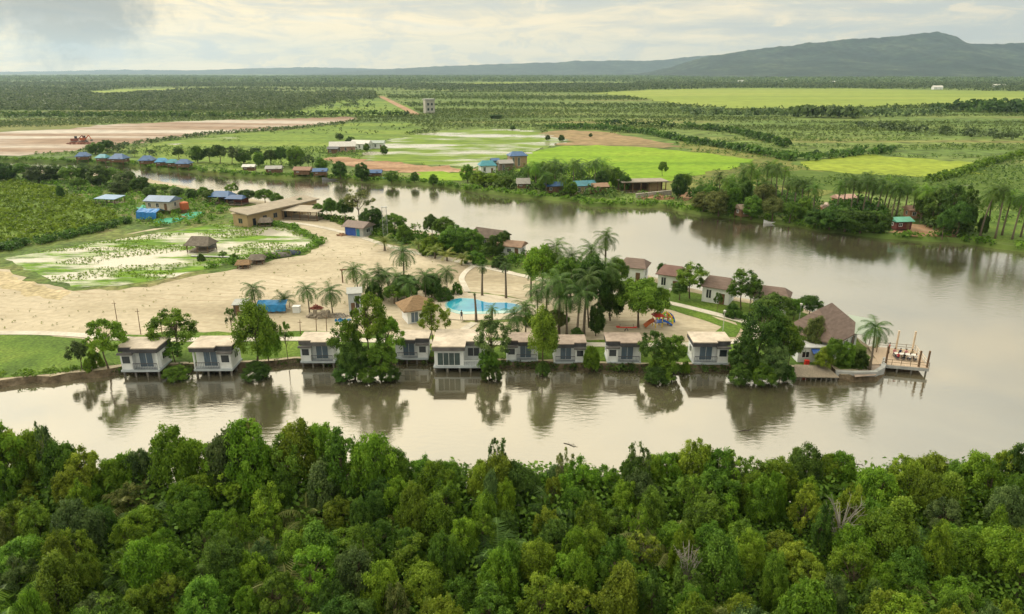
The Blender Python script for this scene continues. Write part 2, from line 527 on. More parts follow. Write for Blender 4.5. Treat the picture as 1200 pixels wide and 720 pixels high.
w = bpy.data.worlds.new('World'); scene.world = w; w.use_nodes = True
nt = w.node_tree; N = nt.nodes; L = nt.links; N.clear()
wo = N.new('ShaderNodeOutputWorld'); bg = N.new('ShaderNodeBackground'); L.new(bg.outputs[0], wo.inputs[0])
bg.inputs['Strength'].default_value = .1
sky = N.new('ShaderNodeTexSky'); sky.sky_type = 'NISHITA'; sky.sun_disc = False
sky.sun_elevation = SUN_EL; sky.sun_rotation = SUN_AZ % (2*PI); sky.air_density = 1.2; sky.dust_density = 2.0
tc = N.new('ShaderNodeTexCoord')
sx = N.new('ShaderNodeSeparateXYZ'); L.new(tc.outputs['Generated'], sx.inputs[0])
def math_(op, a, b=None, clamp=False):
    n = N.new('ShaderNodeMath'); n.operation = op; n.use_clamp = clamp
    for i, v in enumerate((a, b)):
        if v is None: continue
        if isinstance(v, (int, float)): n.inputs[i].default_value = v
        else: L.new(v, n.inputs[i])
    return n.outputs[0]
def mixc(f, a, b, typ='MIX'):
    n = N.new('ShaderNodeMix'); n.data_type = 'RGBA'; n.blend_type = typ
    if isinstance(f, (int, float)): n.inputs[0].default_value = f
    else: L.new(f, n.inputs[0])
    for i, v in ((6, a), (7, b)):
        if isinstance(v, tuple): n.inputs[i].default_value = (*v, 1)
        else: L.new(v, n.inputs[i])
    return n.outputs[2]
def ramp(f, a, b):
    n = N.new('ShaderNodeMapRange'); n.interpolation_type = 'SMOOTHSTEP'
    L.new(f, n.inputs[0]); n.inputs['From Min'].default_value = a; n.inputs['From Max'].default_value = b
    return n.outputs[0]
zc = math_('MAXIMUM', sx.outputs[2], 0.0)
den = math_('ADD', zc, .035)
cx = math_('DIVIDE', sx.outputs[0], den); cy = math_('DIVIDE', sx.outputs[1], den)
cb = N.new('ShaderNodeCombineXYZ'); L.new(cx, cb.inputs[0]); L.new(cy, cb.inputs[1])
def noise(vec, s, d=7, r=.6, dist=0.0, off=(0,0,0), sc=(1,1,1)):
    mp = N.new('ShaderNodeMapping'); mp.inputs['Location'].default_value = off; mp.inputs['Scale'].default_value = sc; L.new(vec, mp.inputs[0])
    n = N.new('ShaderNodeTexNoise'); n.inputs['Scale'].default_value = s; n.inputs['Detail'].default_value = d; n.inputs['Roughness'].default_value = r
    n.inputs['Distortion'].default_value = dist
    L.new(mp.outputs[0], n.inputs['Vector']); return n.outputs[0]
n_big = noise(cb.outputs[0], .22, 8, .55, .4, (3.1, 1.7, 0), (.55, 1, 1))
n_fine = noise(tc.outputs['Generated'], 3.2, 9, .60, .5, (7.0, 4.0, 2), (1, 1, 11))
n_big = noise(tc.outputs['Generated'], 1.7, 7, .55, .3, (2.2, 1.0, 5), (1, 1, 8))
# cumulus heads standing just over the horizon
n_cum = noise(tc.outputs['Generated'], 16, 7, .6, .3, (1.3, 0, 0), (1, 1, 2.2))
blend = math_('ADD', math_('MULTIPLY', n_big, .55), math_('MULTIPLY', n_fine, .45))
CREAM = (10.0, 8.1, 4.9); GREY = (6.2, 5.9, 4.8); DARK = (2.4, 2.5, 2.4); WHITE = (8.5, 7.7, 5.9)
cloud = mixc(ramp(blend, .39, .53), GREY, CREAM)
cloud = mixc(ramp(n_fine, .55, .72), cloud, WHITE)
n_wisp = noise(tc.outputs['Generated'], 9.0, 9, .66, .8, (1.0, 9.0, 3), (1, 1, 5))
# bluer and greyer away from the sun, creamy towards it
dp = N.new('ShaderNodeVectorMath'); dp.operation = 'DOT_PRODUCT'; L.new(tc.outputs['Generated'], dp.inputs[0]); dp.inputs[1].default_value = sd
sunward = dp.outputs['Value']
cool = mixc(ramp(blend, .45, .57), (5.2, 5.4, 4.9), (8.4, 7.3, 5.2))
cloud = mixc(ramp(sunward, .2, .85), cool, cloud)
cloud = mixc(math_('MULTIPLY', ramp(n_wisp, .46, .66), .55), cloud, (5.0, 5.1, 4.8))
cloud = mixc(math_('MULTIPLY', ramp(n_wisp, .50, .34), .5), cloud, (10.2, 8.3, 5.4))
# a heavy grey cloud standing over the plain, towards the sun
dvec = Vector(((70-600)/F, CT + (360-18)/F*ST, -ST + (360-18)/F*CT)).normalized()
dv = N.new('ShaderNodeVectorMath'); dv.operation = 'DISTANCE'
mpd = N.new('ShaderNodeMapping'); mpd.inputs['Scale'].default_value = (1, 1, 1.9); L.new(tc.outputs['Generated'], mpd.inputs[0])
L.new(mpd.outputs[0], dv.inputs[0]); dv.inputs[1].default_value = (dvec.x, dvec.y, dvec.z*1.9)
n_d = noise(tc.outputs['Generated'], 14, 7, .62)
dd = math_('ADD', dv.outputs['Value'], math_('MULTIPLY', math_('SUBTRACT', n_d, .5), .22))
dmask = N.new('ShaderNodeMapRange'); dmask.interpolation_type = 'SMOOTHSTEP'; L.new(dd, dmask.inputs[0])
dmask.inputs['From Min'].default_value = .125; dmask.inputs['From Max'].default_value = .055
cloud = mixc(math_('MULTIPLY', dmask.outputs[0], .85), cloud, DARK)
# low cumulus bank along the horizon
lowb = math_('MULTIPLY', ramp(n_cum, .5, .6), ramp(zc, .075, .03))
cloud = mixc(math_('MULTIPLY', lowb, .55), cloud, (5.6, 5.5, 4.9))
# overcast: brighter overhead, and brighter still round the veiled sun
up = math_('MULTIPLY', ramp(zc, .10, .55), 1.25)
glow = math_('MULTIPLY', math_('POWER', math_('MAXIMUM', sunward, 0.0), 4.0), .36)
glow = math_('MULTIPLY', glow, ramp(zc, .05, .22))
gain = math_('ADD', math_('ADD', .92, up), glow)
cloud = mixc(math_('MULTIPLY', ramp(zc, .10, .30), .45), cloud, (7.6, 7.15, 5.7))
dim = math_('MULTIPLY', ramp(zc, .10, .26), ramp(sunward, .62, -.25))
gain = math_('MULTIPLY', gain, math_('SUBTRACT', 1.0, math_('MULTIPLY', dim, .42)))
vs_ = N.new('ShaderNodeVectorMath'); vs_.operation = 'SCALE'; L.new(cloud, vs_.inputs[0]); L.new(gain, vs_.inputs['Scale'])
cover = math_('SUBTRACT', 1.0, math_('MULTIPLY', ramp(blend, .40, .30), .15))
L.new(mixc(cover, sky.outputs[0], vs_.outputs[0]), bg.inputs[0])

scene.view_settings.view_transform = 'Standard'; scene.view_settings.look = 'None'
scene.view_settings.exposure = .42; scene.view_settings.gamma = 1
scene.render.engine = 'CYCLES'
cy_ = scene.cycles
cy_.use_denoising = True
try: cy_.denoiser = 'OPENIMAGEDENOISE'
except Exception: pass
cy_.max_bounces = 8; cy_.diffuse_bounces = 3; cy_.glossy_bounces = 3; cy_.transmission_bounces = 3; cy_.volume_bounces = 0; cy_.transparent_max_bounces = 8
cy_.sample_clamp_indirect = 6

# ================================================================== the air
hz = MB().box(-9000, 11000, -150, 14500, -2.2, 520)
m, nt2, N2, L2 = newmat('haze')
ho = N2.new('ShaderNodeOutputMaterial'); pv = N2.new('ShaderNodeVolumePrincipled')
pv.inputs['Color'].default_value = (.56, .77, 1.0, 1); pv.inputs['Density'].default_value = .000060; pv.inputs['Density Attribute'].default_value = ''
pv.inputs['Anisotropy'].default_value = .5
L2.new(pv.outputs[0], ho.inputs['Volume'])
tag(hz.build('haze', m), 'pale humid haze over the plain that fades the far hills', 'haze', None, 'stuff')

# ================================================================== water
m, nt2, N2, L2 = newmat('muddy_river_water')
ho = N2.new('ShaderNodeOutputMaterial'); b = N2.new('ShaderNodeBsdfPrincipled'); L2.new(b.outputs[0], ho.inputs[0])
ge = N2.new('ShaderNodeNewGeometry')
nn = N2.new('ShaderNodeTexNoise'); sock(nn, 'Scale', .022); sock(nn, 'Detail', 8); sock(nn, 'Distortion', 1.5); L2.new(ge.outputs['Position'], nn.inputs[0])
rp = N2.new('ShaderNodeValToRGB'); rp.color_ramp.elements[0].color = (.060, .055, .033, 1); rp.color_ramp.elements[1].color = (.112, .101, .064, 1)
rp.color_ramp.elements[0].position = .35; rp.color_ramp.elements[1].position = .65
L2.new(nn.outputs[0], rp.inputs[0]); L2.new(rp.outputs[0], b.inputs['Base Color'])
sock(b, 'Roughness', .05); sock(b, 'IOR', 2.4); sock(b, 'Coat Weight', 1.0); sock(b, 'Coat IOR', 1.75); sock(b, 'Coat Roughness', .05)
mp = N2.new('ShaderNodeMapping'); mp.inputs['Scale'].default_value = (.55, 1.5, 1); mp.inputs['Rotation'].default_value = (0, 0, R(-18)); L2.new(ge.outputs['Position'], mp.inputs[0])
w1 = N2.new('ShaderNodeTexNoise'); sock(w1, 'Scale', 1.1); sock(w1, 'Detail', 5); sock(w1, 'Roughness', .55); L2.new(mp.outputs[0], w1.inputs[0])
# calm lanes and ruffled patches
w2 = N2.new('ShaderNodeTexNoise'); sock(w2, 'Scale', .035); sock(w2, 'Detail', 4); L2.new(ge.outputs['Position'], w2.inputs[0])
wr = N2.new('ShaderNodeMapRange'); sock(wr, 'From Min', .42); sock(wr, 'From Max', .62); sock(wr, 'To Min', .06); sock(wr, 'To Max', .75); L2.new(w2.outputs[0], wr.inputs[0])
bp = N2.new('ShaderNodeBump'); sock(bp, 'Distance', .06); sp_ = N2.new('ShaderNodeSeparateXYZ'); L2.new(ge.outputs['Position'], sp_.inputs[0])
gy = N2.new('ShaderNodeMapRange'); sock(gy, 'From Min', 115); sock(gy, 'From Max', 165); sock(gy, 'To Min', 0); sock(gy, 'To Max', .2); L2.new(sp_.outputs[1], gy.inputs[0])
ad = N2.new('ShaderNodeMath'); ad.operation = 'ADD'; L2.new(wr.outputs[0], ad.inputs[0]); L2.new(gy.outputs[0], ad.inputs[1])
L2.new(ad.outputs[0], bp.inputs['Strength']); L2.new(w1.outputs[0], bp.inputs['Height']); L2.new(bp.outputs[0], b.inputs['Normal']); L2.new(bp.outputs[0], b.inputs['Coat Normal'])
WATER = m
mb = MB(); mb.add([(-900, 25, 0), (900, 25, 0), (900, 480, 0), (-900, 480, 0)], [(0,1,2,3)])
tag(mb.build('river_water', WATER), 'brown river water bending round the sandy spit', 'water', None, 'structure')
mb = MB(); mb.add([(-900, 25, -1.2), (900, 25, -1.2), (900, 480, -1.2), (-900, 480, -1.2)], [(0,1,2,3)])
tag(mb.build('river_bed', mat('river_mud', (.12,.095,.06), .9)), 'muddy river bed under the water', 'ground', None, 'structure')

# ================================================================== land
SAND = ground('pale_sand', [(.265,.225,.16), (.355,.31,.225), (.415,.365,.275), (.46,.405,.31)], .05, (.6, 1.2, 1), fine=.9, fine_amt=.12, bump=.35, bscale=1.2)
def tracks(m):
    nt = m.node_tree; N = nt.nodes; L = nt.links
    b = [n for n in N if n.type == 'BSDF_PRINCIPLED'][0]; src = b.inputs['Base Color'].links[0].from_socket
    ge = N.new('ShaderNodeNewGeometry'); mp = N.new('ShaderNodeMapping'); mp.inputs['Rotation'].default_value = (0, 0, R(6)); L.new(ge.outputs['Position'], mp.inputs[0])
    wv = N.new('ShaderNodeTexWave'); wv.wave_type = 'BANDS'; wv.bands_direction = 'Y'; sock(wv, 'Scale', .16); sock(wv, 'Distortion', 16); sock(wv, 'Detail', 4); sock(wv, 'Detail Scale', .35); L.new(mp.outputs[0], wv.inputs[0])
    r1 = N.new('ShaderNodeMapRange'); sock(r1, 'From Min', .86); sock(r1, 'From Max', 1.0); L.new(wv.outputs['Fac'], r1.inputs[0])
    nz = N.new('ShaderNodeTexNoise'); sock(nz, 'Scale', .05); sock(nz, 'Detail', 4); L.new(ge.outputs['Position'], nz.inputs[0])
    r2 = N.new('ShaderNodeMapRange'); sock(r2, 'From Min', .42); sock(r2, 'From Max', .6); sock(r2, 'To Max', .5); L.new(nz.outputs[0], r2.inputs[0])
    mu = N.new('ShaderNodeMath'); mu.operation = 'MULTIPLY'; L.new(r1.outputs[0], mu.inputs[0]); L.new(r2.outputs[0], mu.inputs[1])
    mx = N.new('ShaderNodeMix'); mx.data_type = 'RGBA'; L.new(mu.outputs[0], mx.inputs[0]); L.new(src, mx.inputs[6]); mx.inputs[7].default_value = (.27, .205, .14, 1)
    L.new(mx.outputs[2], b.inputs['Base Color'])
tracks(SAND)
GRASS = ground('lawn_grass', [(.05,.092,.016), (.085,.15,.02), (.13,.19,.03)], .12, fine=2.2, fine_amt=.4)
ROUGH = ground('rough_grass', [(.045,.075,.02), (.075,.125,.025), (.12,.15,.04), (.19,.17,.085)], .06, fine=.8, fine_amt=.5)
PLAIN = ground('plain_scrub', [(.06,.10,.024), (.088,.142,.032), (.118,.165,.04), (.17,.155,.055)], .008, (.45, 1.6, 1), fine=.12, fine_amt=.5, bump=0)
NEON = ground('young_rice', [(.10,.19,.012), (.14,.25,.013), (.17,.28,.017), (.21,.30,.025)], .022, (.35, 1.7, 1), fine=.35, fine_amt=.22, bump=0)
PALEFIELD = ground('far_rice', [(.12,.18,.035), (.18,.24,.04), (.21,.265,.05), (.25,.27,.07)], .005, (.3, 2, 1), fine=.05, fine_amt=.15, bump=0)
GREENFIELD = ground('green_field', [(.075,.13,.022), (.12,.19,.028), (.18,.235,.04)], .02, (.4, 1.6, 1), fine=.3, fine_amt=.3, bump=0)
OLIVEFIELD = ground('olive_field', [(.09,.115,.03), (.14,.155,.04), (.19,.18,.06)], .02, (.4, 1.8, 1), fine=.25, fine_amt=.35, bump=0)
EARTH = ground('red_earth', [(.20,.115,.065), (.29,.18,.11), (.38,.27,.18)], .05, (.5, 1.5, 1), fine=.5, fine_amt=.25)
DRYEARTH = ground('dry_brown_field', [(.14,.12,.055), (.22,.165,.085), (.27,.19,.11)], .02, (.5, 1.5, 1), fine=.2, fine_amt=.3, bump=0)
MUDFLAT = ground('cleared_mud', [(.17,.11,.075), (.245,.175,.125), (.31,.255,.21), (.42,.385,.34)], .012, (.28, 2.2, 1), fine=.12, fine_amt=.2, bump=0, pos=[.34,.44,.52,.60], detail=10)
PADDY = flooded('flooded_paddy', (.17,.25,.04), (.45,.43,.35), .03, .525, (.5, 1.1, 1), (.10,.16,.03))
POND = flooded('weedy_pond', (.15,.27,.025), (.40,.385,.32), .09, .485, (.45, 1.4, 1), (.06,.12,.02))
PATH = ground('path_concrete', [(.40,.37,.32), (.48,.45,.39), (.53,.50,.45)], .4, fine=2, fine_amt=.12, bump=.15)
FOREST = ground('forest_soil', [(.02,.028,.012), (.035,.045,.018), (.05,.06,.02)], .3, fine=2)

far_bank = [(-400,172),(-100,184),(60,188),(100,189),(160,193),(200,197),(260,202),(300,205),(380,207),(430,211),(470,212),(520,216),(560,222),(610,228),(660,232),(690,238),(720,238),(780,240),(820,248),(880,255),(930,260),(960,267),(1030,274),(1060,276),(1110,278),(1160,285),(1200,290),(1300,302),(1500,325)]
pts = [gp(x, y, FAR) for x, y in far_bank]
# the far plain: one sheet from the bank to beyond the hills
mb = MB()
rr_ = random.Random(4)
line = jitter_line(pts, 4.0, .7, rr_, closed=False) + [pts[-1]]
for i in range(len(line)-1):
    a, c = line[i], line[i+1]
    mb.add([(a.x, a.y, FAR), (c.x, c.y, FAR), (c.x, 520, FAR), (a.x, 520, FAR)], [(0,1,2,3)])
    mb.add([(a.x, a.y, FAR), (c.x, c.y, FAR), (c.x+.3, c.y-1.6, -.6), (a.x+.3, a.y-1.6, -.6)], [(3,2,1,0)])
xl, xr = line[0].x, line[-1].x
mb.add([(-30000, 520, FAR), (30000, 520, FAR), (30000, 40000, FAR), (-30000, 40000, FAR)], [(0,1,2,3)])
mb.add([(-30000, line[0].y, FAR), (xl, line[0].y, FAR), (xl, 520, FAR), (-30000, 520, FAR)], [(0,1,2,3)])
mb.add([(xr, line[-1].y, FAR), (30000, line[-1].y, FAR), (30000, 520, FAR), (xr, 520, FAR)], [(0,1,2,3)])
tag(mb.build('far_plain', PLAIN), 'green scrubby plain reaching from the far river bank to the hills', 'ground', None, 'structure')

spit = [(-420,206),(-100,201),(60,200),(130,204),(170,209),(200,215),(250,226),(290,233),(330,239),(370,249),(410,256),(450,263),(500,273),(545,279),(585,286),(610,294),(680,306),(720,316),(760,323),(800,336),(850,346),(900,354),(940,361),(985,376),(1010,400),(1030,415),(1033,431),(1026,438),
        (985,439),(975,430),(930,430),(860,427),(750,427),(690,425),(600,422),(540,422),(480,417),(400,420),(345,420),(300,424),(200,427),(150,428),(100,436),(0,446),(-100,452),(-420,470)]
landmass('sandy_spit', [gp(x, y, LAND) for x, y in spit], LAND, SAND, 2.0, .3, 1.1, -.8, 'pale sandy spit of land between two arms of the river')

# foreground forest ground, its far bank just behind the first crowns
fb = [(-500,566),(-100,570),(60,575),(200,578),(330,575),(450,585),(560,592),(640,600),(700,592),(800,588),(900,590),(1000,604),(1060,596),(1200,585),(1320,580),(1700,575)]
fg = [gp(x, y, .5) for x, y in fb]
landmass('forest_floor', [Vector((-120, 10, 0)), *fg, Vector((120, 10, 0))], .5, FOREST, 2.0, .4, 1.2, -.8, 'dark wet ground under the mangrove forest')

# ---- patches on the spit
z = LAND
sheet('scrub_ground', [(-420,208),(-100,204),(60,203),(130,208),(170,213),(205,219),(252,230),(300,239),(300,242),(262,243),(280,256),(262,264),(180,268),(120,280),(60,292),(0,300),(-420,330)], z+.02, ROUGH, 3, .8, label='rough green scrub ground along the upper river arm', cat='grass')
sheet('bush_field_ground', [(-400,213),(-60,211),(20,212),(60,219),(96,232),(132,247),(150,262),(110,270),(60,281),(0,291),(-60,300),(-400,330)], z+.05, GREENFIELD, 3, .6, label='bright green field of low bushes', cat='grass')
sheet('upper_shore_grass', [(365,252),(410,259),(450,266),(500,276),(545,283),(585,290),(612,297),(680,309),(718,318),(700,330),(660,330),(600,318),(540,303),(490,294),(440,282),(425,270),(400,264)], z+.02, ROUGH, 2, .5, label='grassy strip along the upper shore of the spit', cat='grass')
pond_px = [(4,303),(60,293),(120,283),(180,274),(250,263),(300,264),(335,268),(372,284),(352,295),(318,300),(240,316),(190,327),(140,335),(95,337),(60,330),(25,312)]
sheet('pond_verge', [(-20,300),(60,290),(120,279),(180,270),(250,259),(300,257),(345,264),(382,285),(358,299),(322,304),(250,320),(190,332),(140,340),(85,341),(40,330),(0,312)], z+.03, ROUGH, 2.2, .7, label='weedy verge round the lily pond', cat='grass')
sheet('pond_water', pond_px, z+.06, POND, 2, .5, label='pale shallow pond half covered by bright green water weed', cat='pond')
sheet('left_lawn', [(-300,396),(-60,393),(0,392),(50,392),(96,397),(112,412),(106,432),(60,438),(0,443),(-100,449),(-300,462)], z+.03, GRASS, 2, .25, label='bright green lawn on the bank by the path', cat='grass')
sheet('cabin_strip_grass', [(112,400),(150,392),(210,388),(300,390),(372,388),(450,392),(520,393),(600,396),(690,399),(760,399),(820,400),(880,397),(925,400),(960,418),(966,428),(930,428),(860,425),(750,425),(690,423),(600,420),(540,420),(480,415),(400,418),(345,418),(300,422),(200,425),(150,426),(116,430)], z+.02, GRASS, 2, .3, label='grass strip on the bank behind the stilt cabins', cat='grass')
sheet('point_lawn', [(722,322),(760,328),(800,341),(850,351),(900,359),(940,366),(985,381),(1008,402),(1022,420),(1018,432),(985,433),(960,418),(905,398),(880,396),(872,388),(862,378),(820,366),(776,357),(730,350)], z+.025, GRASS, 2, .25, label='lawn in front of the brown roofed bungalows', cat='grass')
sheet('playground_hedge', [(782,357),(820,366),(868,383),(862,395),(828,395),(846,383),(815,372),(778,361)], z+.045, GRASS, 2, .15, label='narrow grass border round the playground sand', cat='grass')
sheet('pool_border_grass', [(549,342),(560,343),(590,346),(618,352),(640,360),(618,376),(570,378),(540,378),(548,373),(600,369),(628,362),(610,355),(575,349),(545,346)], z+.03, ROUGH, 1.5, .2, label='planted border round the pool terrace', cat='grass')
sheet('sand_flat_weeds', [(-60,312),(0,318),(40,334),(84,343),(70,352),(30,348),(0,336),(-60,330)], z+.015, ground('thin_weeds', [(.26,.22,.12),(.38,.32,.2),(.5,.41,.28)], .15, fine=1.0), 2, .8, label='thin dry weeds on the sand', cat='grass')
# paths
def path(name, px, wd, z, label):
    c = [gp(x, y, z) for x, y in px]
    # smooth
    q = []
    for i in range(len(c)-1):
        p0 = c[max(0, i-1)]; p1 = c[i]; p2 = c[i+1]; p3 = c[min(len(c)-1, i+2)]
        for k in range(6):
            t = k/6
            q.append(.5*((2*p1) + (p2-p0)*t + (2*p0-5*p1+4*p2-p3)*t*t + (3*p1-p0-3*p2+p3)*t**3))
    q.append(c[-1])
    mb = MB(); vs = []
    for i, p in enumerate(q):
        d = (q[min(i+1, len(q)-1)] - q[max(i-1, 0)]); n = Vector((-d.y, d.x, 0)).normalized()*wd/2
        vs += [(p.x-n.x, p.y-n.y, z), (p.x+n.x, p.y+n.y, z)]
    fs = [(2*i+1, 2*i, 2*i+2, 2*i+3) for i in range(len(q)-1)]
    # a real edge
    k = len(vs); vs2 = [(v[0], v[1], z-.12) for v in vs]
    fs += [(2*i, k+2*i, k+2*i+2, 2*i+2) for i in range(len(q)-1)] + [(2*i+3, k+2*i+3, k+2*i+1, 2*i+1) for i in range(len(q)-1)]
    mb.add(vs + vs2, fs)
    return tag(mb.build(name, PATH), label, 'path', None, 'structure')
path('bank_path', [(-260,396),(-60,391),(30,390),(85,392),(150,397),(250,398),(350,397),(440,399),(540,401),(650,403),(780,404),(860,400),(885,392),(880,380),(850,371),(815,362),(785,355),(740,347),(700,340),(640,329),(590,318),(540,307),(490,297),(455,288),(420,277),(385,268),(352,262),(320,259)], 1.7, z+.10, 'pale concrete path looping behind the cabins and along the upper shore')
path('pool_path', [(556,311),(546,318),(541,326),(544,334),(548,342)], 1.2, z+.085, 'stepping path from the shore walk to the pool')
path('cabin_path', [(556,378),(545,385),(533,395),(528,400)], 1.4, z+.085, 'short path from the pool to the cabins')
# pool
def smooth_closed(pix, z, k=5):
    c = [gp(x, y, z) for x, y in pix]; n = len(c); q = []
    for i in range(n):
        p0, p1, p2, p3 = c[i-1], c[i], c[(i+1) % n], c[(i+2) % n]
        for j in range(k):
            t = j/k
            q.append(.5*((2*p1) + (p2-p0)*t + (2*p0-5*p1+4*p2-p3)*t*t + (3*p1-p0-3*p2+p3)*t**3))
    return q
deck = smooth_closed([(512,352),(535,345),(565,345),(600,350),(632,357),(630,368),(600,374),(560,376),(525,374),(512,364)], z)
pw = smooth_closed([(523,355),(538,350.5),(556,351.5),(572,355.5),(590,355.5),(606,357.5),(612,362),(604,367),(585,368.5),(560,369),(538,369),(524,363.5)], z)
pool = empty('swimming_pool', gp(566,360,z), 0, 'kidney shaped turquoise swimming pool on the sand', 'swimming pool')
def prism(name, loop, z0, z1, m, parent):
    o0 = parent.location
    n = len(loop); vs = [(p.x-o0.x, p.y-o0.y, z1-o0.z) for p in loop] + [(p.x-o0.x, p.y-o0.y, z0-o0.z) for p in loop]
    area = sum(loop[i].x*loop[(i+1) % n].y - loop[(i+1) % n].x*loop[i].y for i in range(n))
    tri = tessellate_polygon([[Vector((p.x, p.y, 0)) for p in loop]])
    fs = []
    for t in tri:
        a, b, c = (Vector(vs[i]) for i in t)
        if (b-a).cross(c-a).z < 0: t = (t[0], t[2], t[1])
        fs.append(t)
    for i in range(n):
        j = (i+1) % n
        fs.append((i, n+i, n+j, j) if area > 0 else (j, n+j, n+i, i))
    return MB().add(vs, fs).build(name, m, parent)
prism('terrace', deck, z-.1, z+.14, ground('pool_terrace', [(.41,.36,.28),(.47,.42,.34),(.51,.46,.38)], .5, fine=3, fine_amt=.1), pool)
m, nt2, N2, L2 = newmat('pool_water')
ho = N2.new('ShaderNodeOutputMaterial'); b = N2.new('ShaderNodeBsdfPrincipled'); L2.new(b.outputs[0], ho.inputs[0])
ge = N2.new('ShaderNodeNewGeometry'); nn = N2.new('ShaderNodeTexNoise'); sock(nn, 'Scale', .16); sock(nn, 'Detail', 3); L2.new(ge.outputs['Position'], nn.inputs[0])
rp = N2.new('ShaderNodeValToRGB'); rp.color_ramp.elements[0].color = (.015, .19, .36, 1); rp.color_ramp.elements[1].color = (.04, .33, .45, 1); rp.color_ramp.elements[0].position = .4; rp.color_ramp.elements[1].position = .6
L2.new(nn.outputs[0], rp.inputs[0]); L2.new(rp.outputs[0], b.inputs['Base Color']); sock(b, 'Roughness', .06); sock(b, 'IOR', 1.4)
wv = N2.new('ShaderNodeTexNoise'); sock(wv, 'Scale', 2.5); L2.new(ge.outputs['Position'], wv.inputs[0]); bp = N2.new('ShaderNodeBump'); sock(bp, 'Strength', .12); L2.new(wv.outputs[0], bp.inputs['Height']); L2.new(bp.outputs[0], b.inputs['Normal'])
prism('shallow_ledge', pw, z-.1, z+.185, mat('pale_pool_tiles', (.30,.50,.50), .15, .12, .8, spec=.5), pool)
pd = smooth_closed([(525,355.5),(538,351),(556,352),(572,356),(590,356),(605,358),(608,361),(600,364),(582,365.5),(560,366),(540,366),(526,361.5)], z)
prism('pool_water', pd, z-.1, z+.2, m, pool)

# ---- patches on the far plain
f = FAR
sheet('cleared_mudflat', [(-200,155),(-60,151),(60,149),(150,145),(260,141),(420,137),(404,143),(330,151),(250,156),(190,163),(120,175),(40,181),(-80,188),(-300,196)], f+.10, MUDFLAT, 6, 4.2, label='bare pink and white cleared mud flat across the river', cat='mud flat')
sheet('mudflat_green_strip', [(-200,150),(0,147),(90,145),(110,149),(40,153),(-60,156),(-200,160)], f+.16, OLIVEFIELD, 9, 4.2, label='thin green strip crossing the mud flat', cat='field')
sheet('bank_meadow', [(150,177),(190,167),(260,158),(340,152),(410,144),(470,143),(500,150),(450,165),(430,180),(420,188),(380,184),(345,192),(300,198),(240,196),(180,190)], f+.08, GREENFIELD, 6, 4.2, label='green meadow between the mud flat and the river', cat='field')
sheet('wet_strip', [(186,168),(225,163),(262,161),(280,162),(250,166),(205,170)], f+.14, PADDY, 6, 2.1, label='pale wet strip in the meadow', cat='field')
sheet('flooded_paddy_field', [(420,188),(432,176),(450,165),(485,158),(520,154),(560,151),(610,152),(650,158),(668,164),(645,172),(625,178),(600,184),(575,192),(555,197),(500,194)], f+.12, PADDY, 6, 3.2, label='green paddies with sheets of pale standing water', cat='field')
sheet('brown_field', [(628,157),(660,153),(700,154),(740,160),(800,171),(795,175),(740,172),(690,171),(650,170),(668,164)], f+.14, DRYEARTH, 6, 3.2, label='bare brown field above the bright rice', cat='field')
sheet('olive_margin', [(790,172),(800,166),(880,178),(930,190),(960,200),(1060,216),(1080,222),(900,232),(850,225),(700,225),(800,205),(880,190)], f+.10, OLIVEFIELD, 6, 3.2, label='olive green field margin right of the rice', cat='field')
sheet('bright_rice_field', [(600,186),(630,177),(660,171),(700,170),(745,172),(790,176),(840,181),(884,187),(860,197),(815,206),(780,213),(740,219),(690,222),(640,215),(610,205)], f+.18, NEON, 6, 2.1, label='vivid yellow green rice field behind the riverside palms', cat='field')
sheet('dirt_road_bank', [(380,186),(400,184),(440,189),(500,194),(560,198),(556,203),(520,204),(480,205),(470,200),(440,199),(420,196),(395,194)], f+.16, EARTH, 4, 2.5, label='red earth road beside the flooded paddies', cat='road')
sheet('small_rice_field', [(480,206),(505,201),(545,202),(556,206),(540,212),(500,212)], f+.19, NEON, 4, 2.1, label='small bright rice plot on the far bank', cat='field')
sheet('stripe_rice_field', [(938,191),(985,185),(1010,181),(1050,184),(1100,188),(1160,191),(1135,204),(1125,207),(1060,206),(1000,204),(950,199)], f+.16, ground('stripe_rice', [(.12,.17,.03),(.19,.25,.03),(.25,.31,.035)], .02, (.2, 2.2, 1), fine=.3, fine_amt=.25, bump=0), 4, 2.1, label='yellow green striped rice field behind the second palm grove', cat='field')
sheet('wet_green_field', [(890,202),(940,199),(1060,208),(1128,209),(1160,196),(1210,200),(1400,214),(1400,260),(1200,240),(1130,232),(1060,228),(960,222),(900,215)], f+.13, flooded('damp_meadow', (.10,.155,.03), (.25,.25,.2), .05, .66, (.4,1.6,1), (.06,.1,.02)), 4, 2.1, label='darker damp meadow with glints of water', cat='field')
sheet('far_bright_rice', [(700,109),(760,105.5),(860,104),(1000,104),(1100,106),(1240,108),(1500,110),(1500,119),(1240,121),(1130,124),(1000,127),(900,127),(850,127),(790,122),(730,113)], f+.35, PALEFIELD, 24, 12.6, label='long bright rice field below the hills', cat='field')
sheet('far_pale_strip', [(480,98.5),(560,97),(640,96.3),(745,97),(745,99.5),(640,99.5),(560,100.5)], f+.5, PALEFIELD, 48, 16.8, label='thin pale field strip far out on the plain', cat='field')
sheet('far_left_pale_strip', [(96,108),(140,105),(200,103.5),(284,102.5),(276,105),(200,107),(120,112)], f+.5, PALEFIELD, 32, 16.8, label='pale field strip in front of the far woods', cat='field')
sheet('meadow_clearing', [(330,136),(360,127),(400,117.5),(450,116.5),(478,124),(490,131),(470,136),(400,137)], f+.2, GREENFIELD, 9, 6.3, label='green clearing left of the dirt track', cat='field')
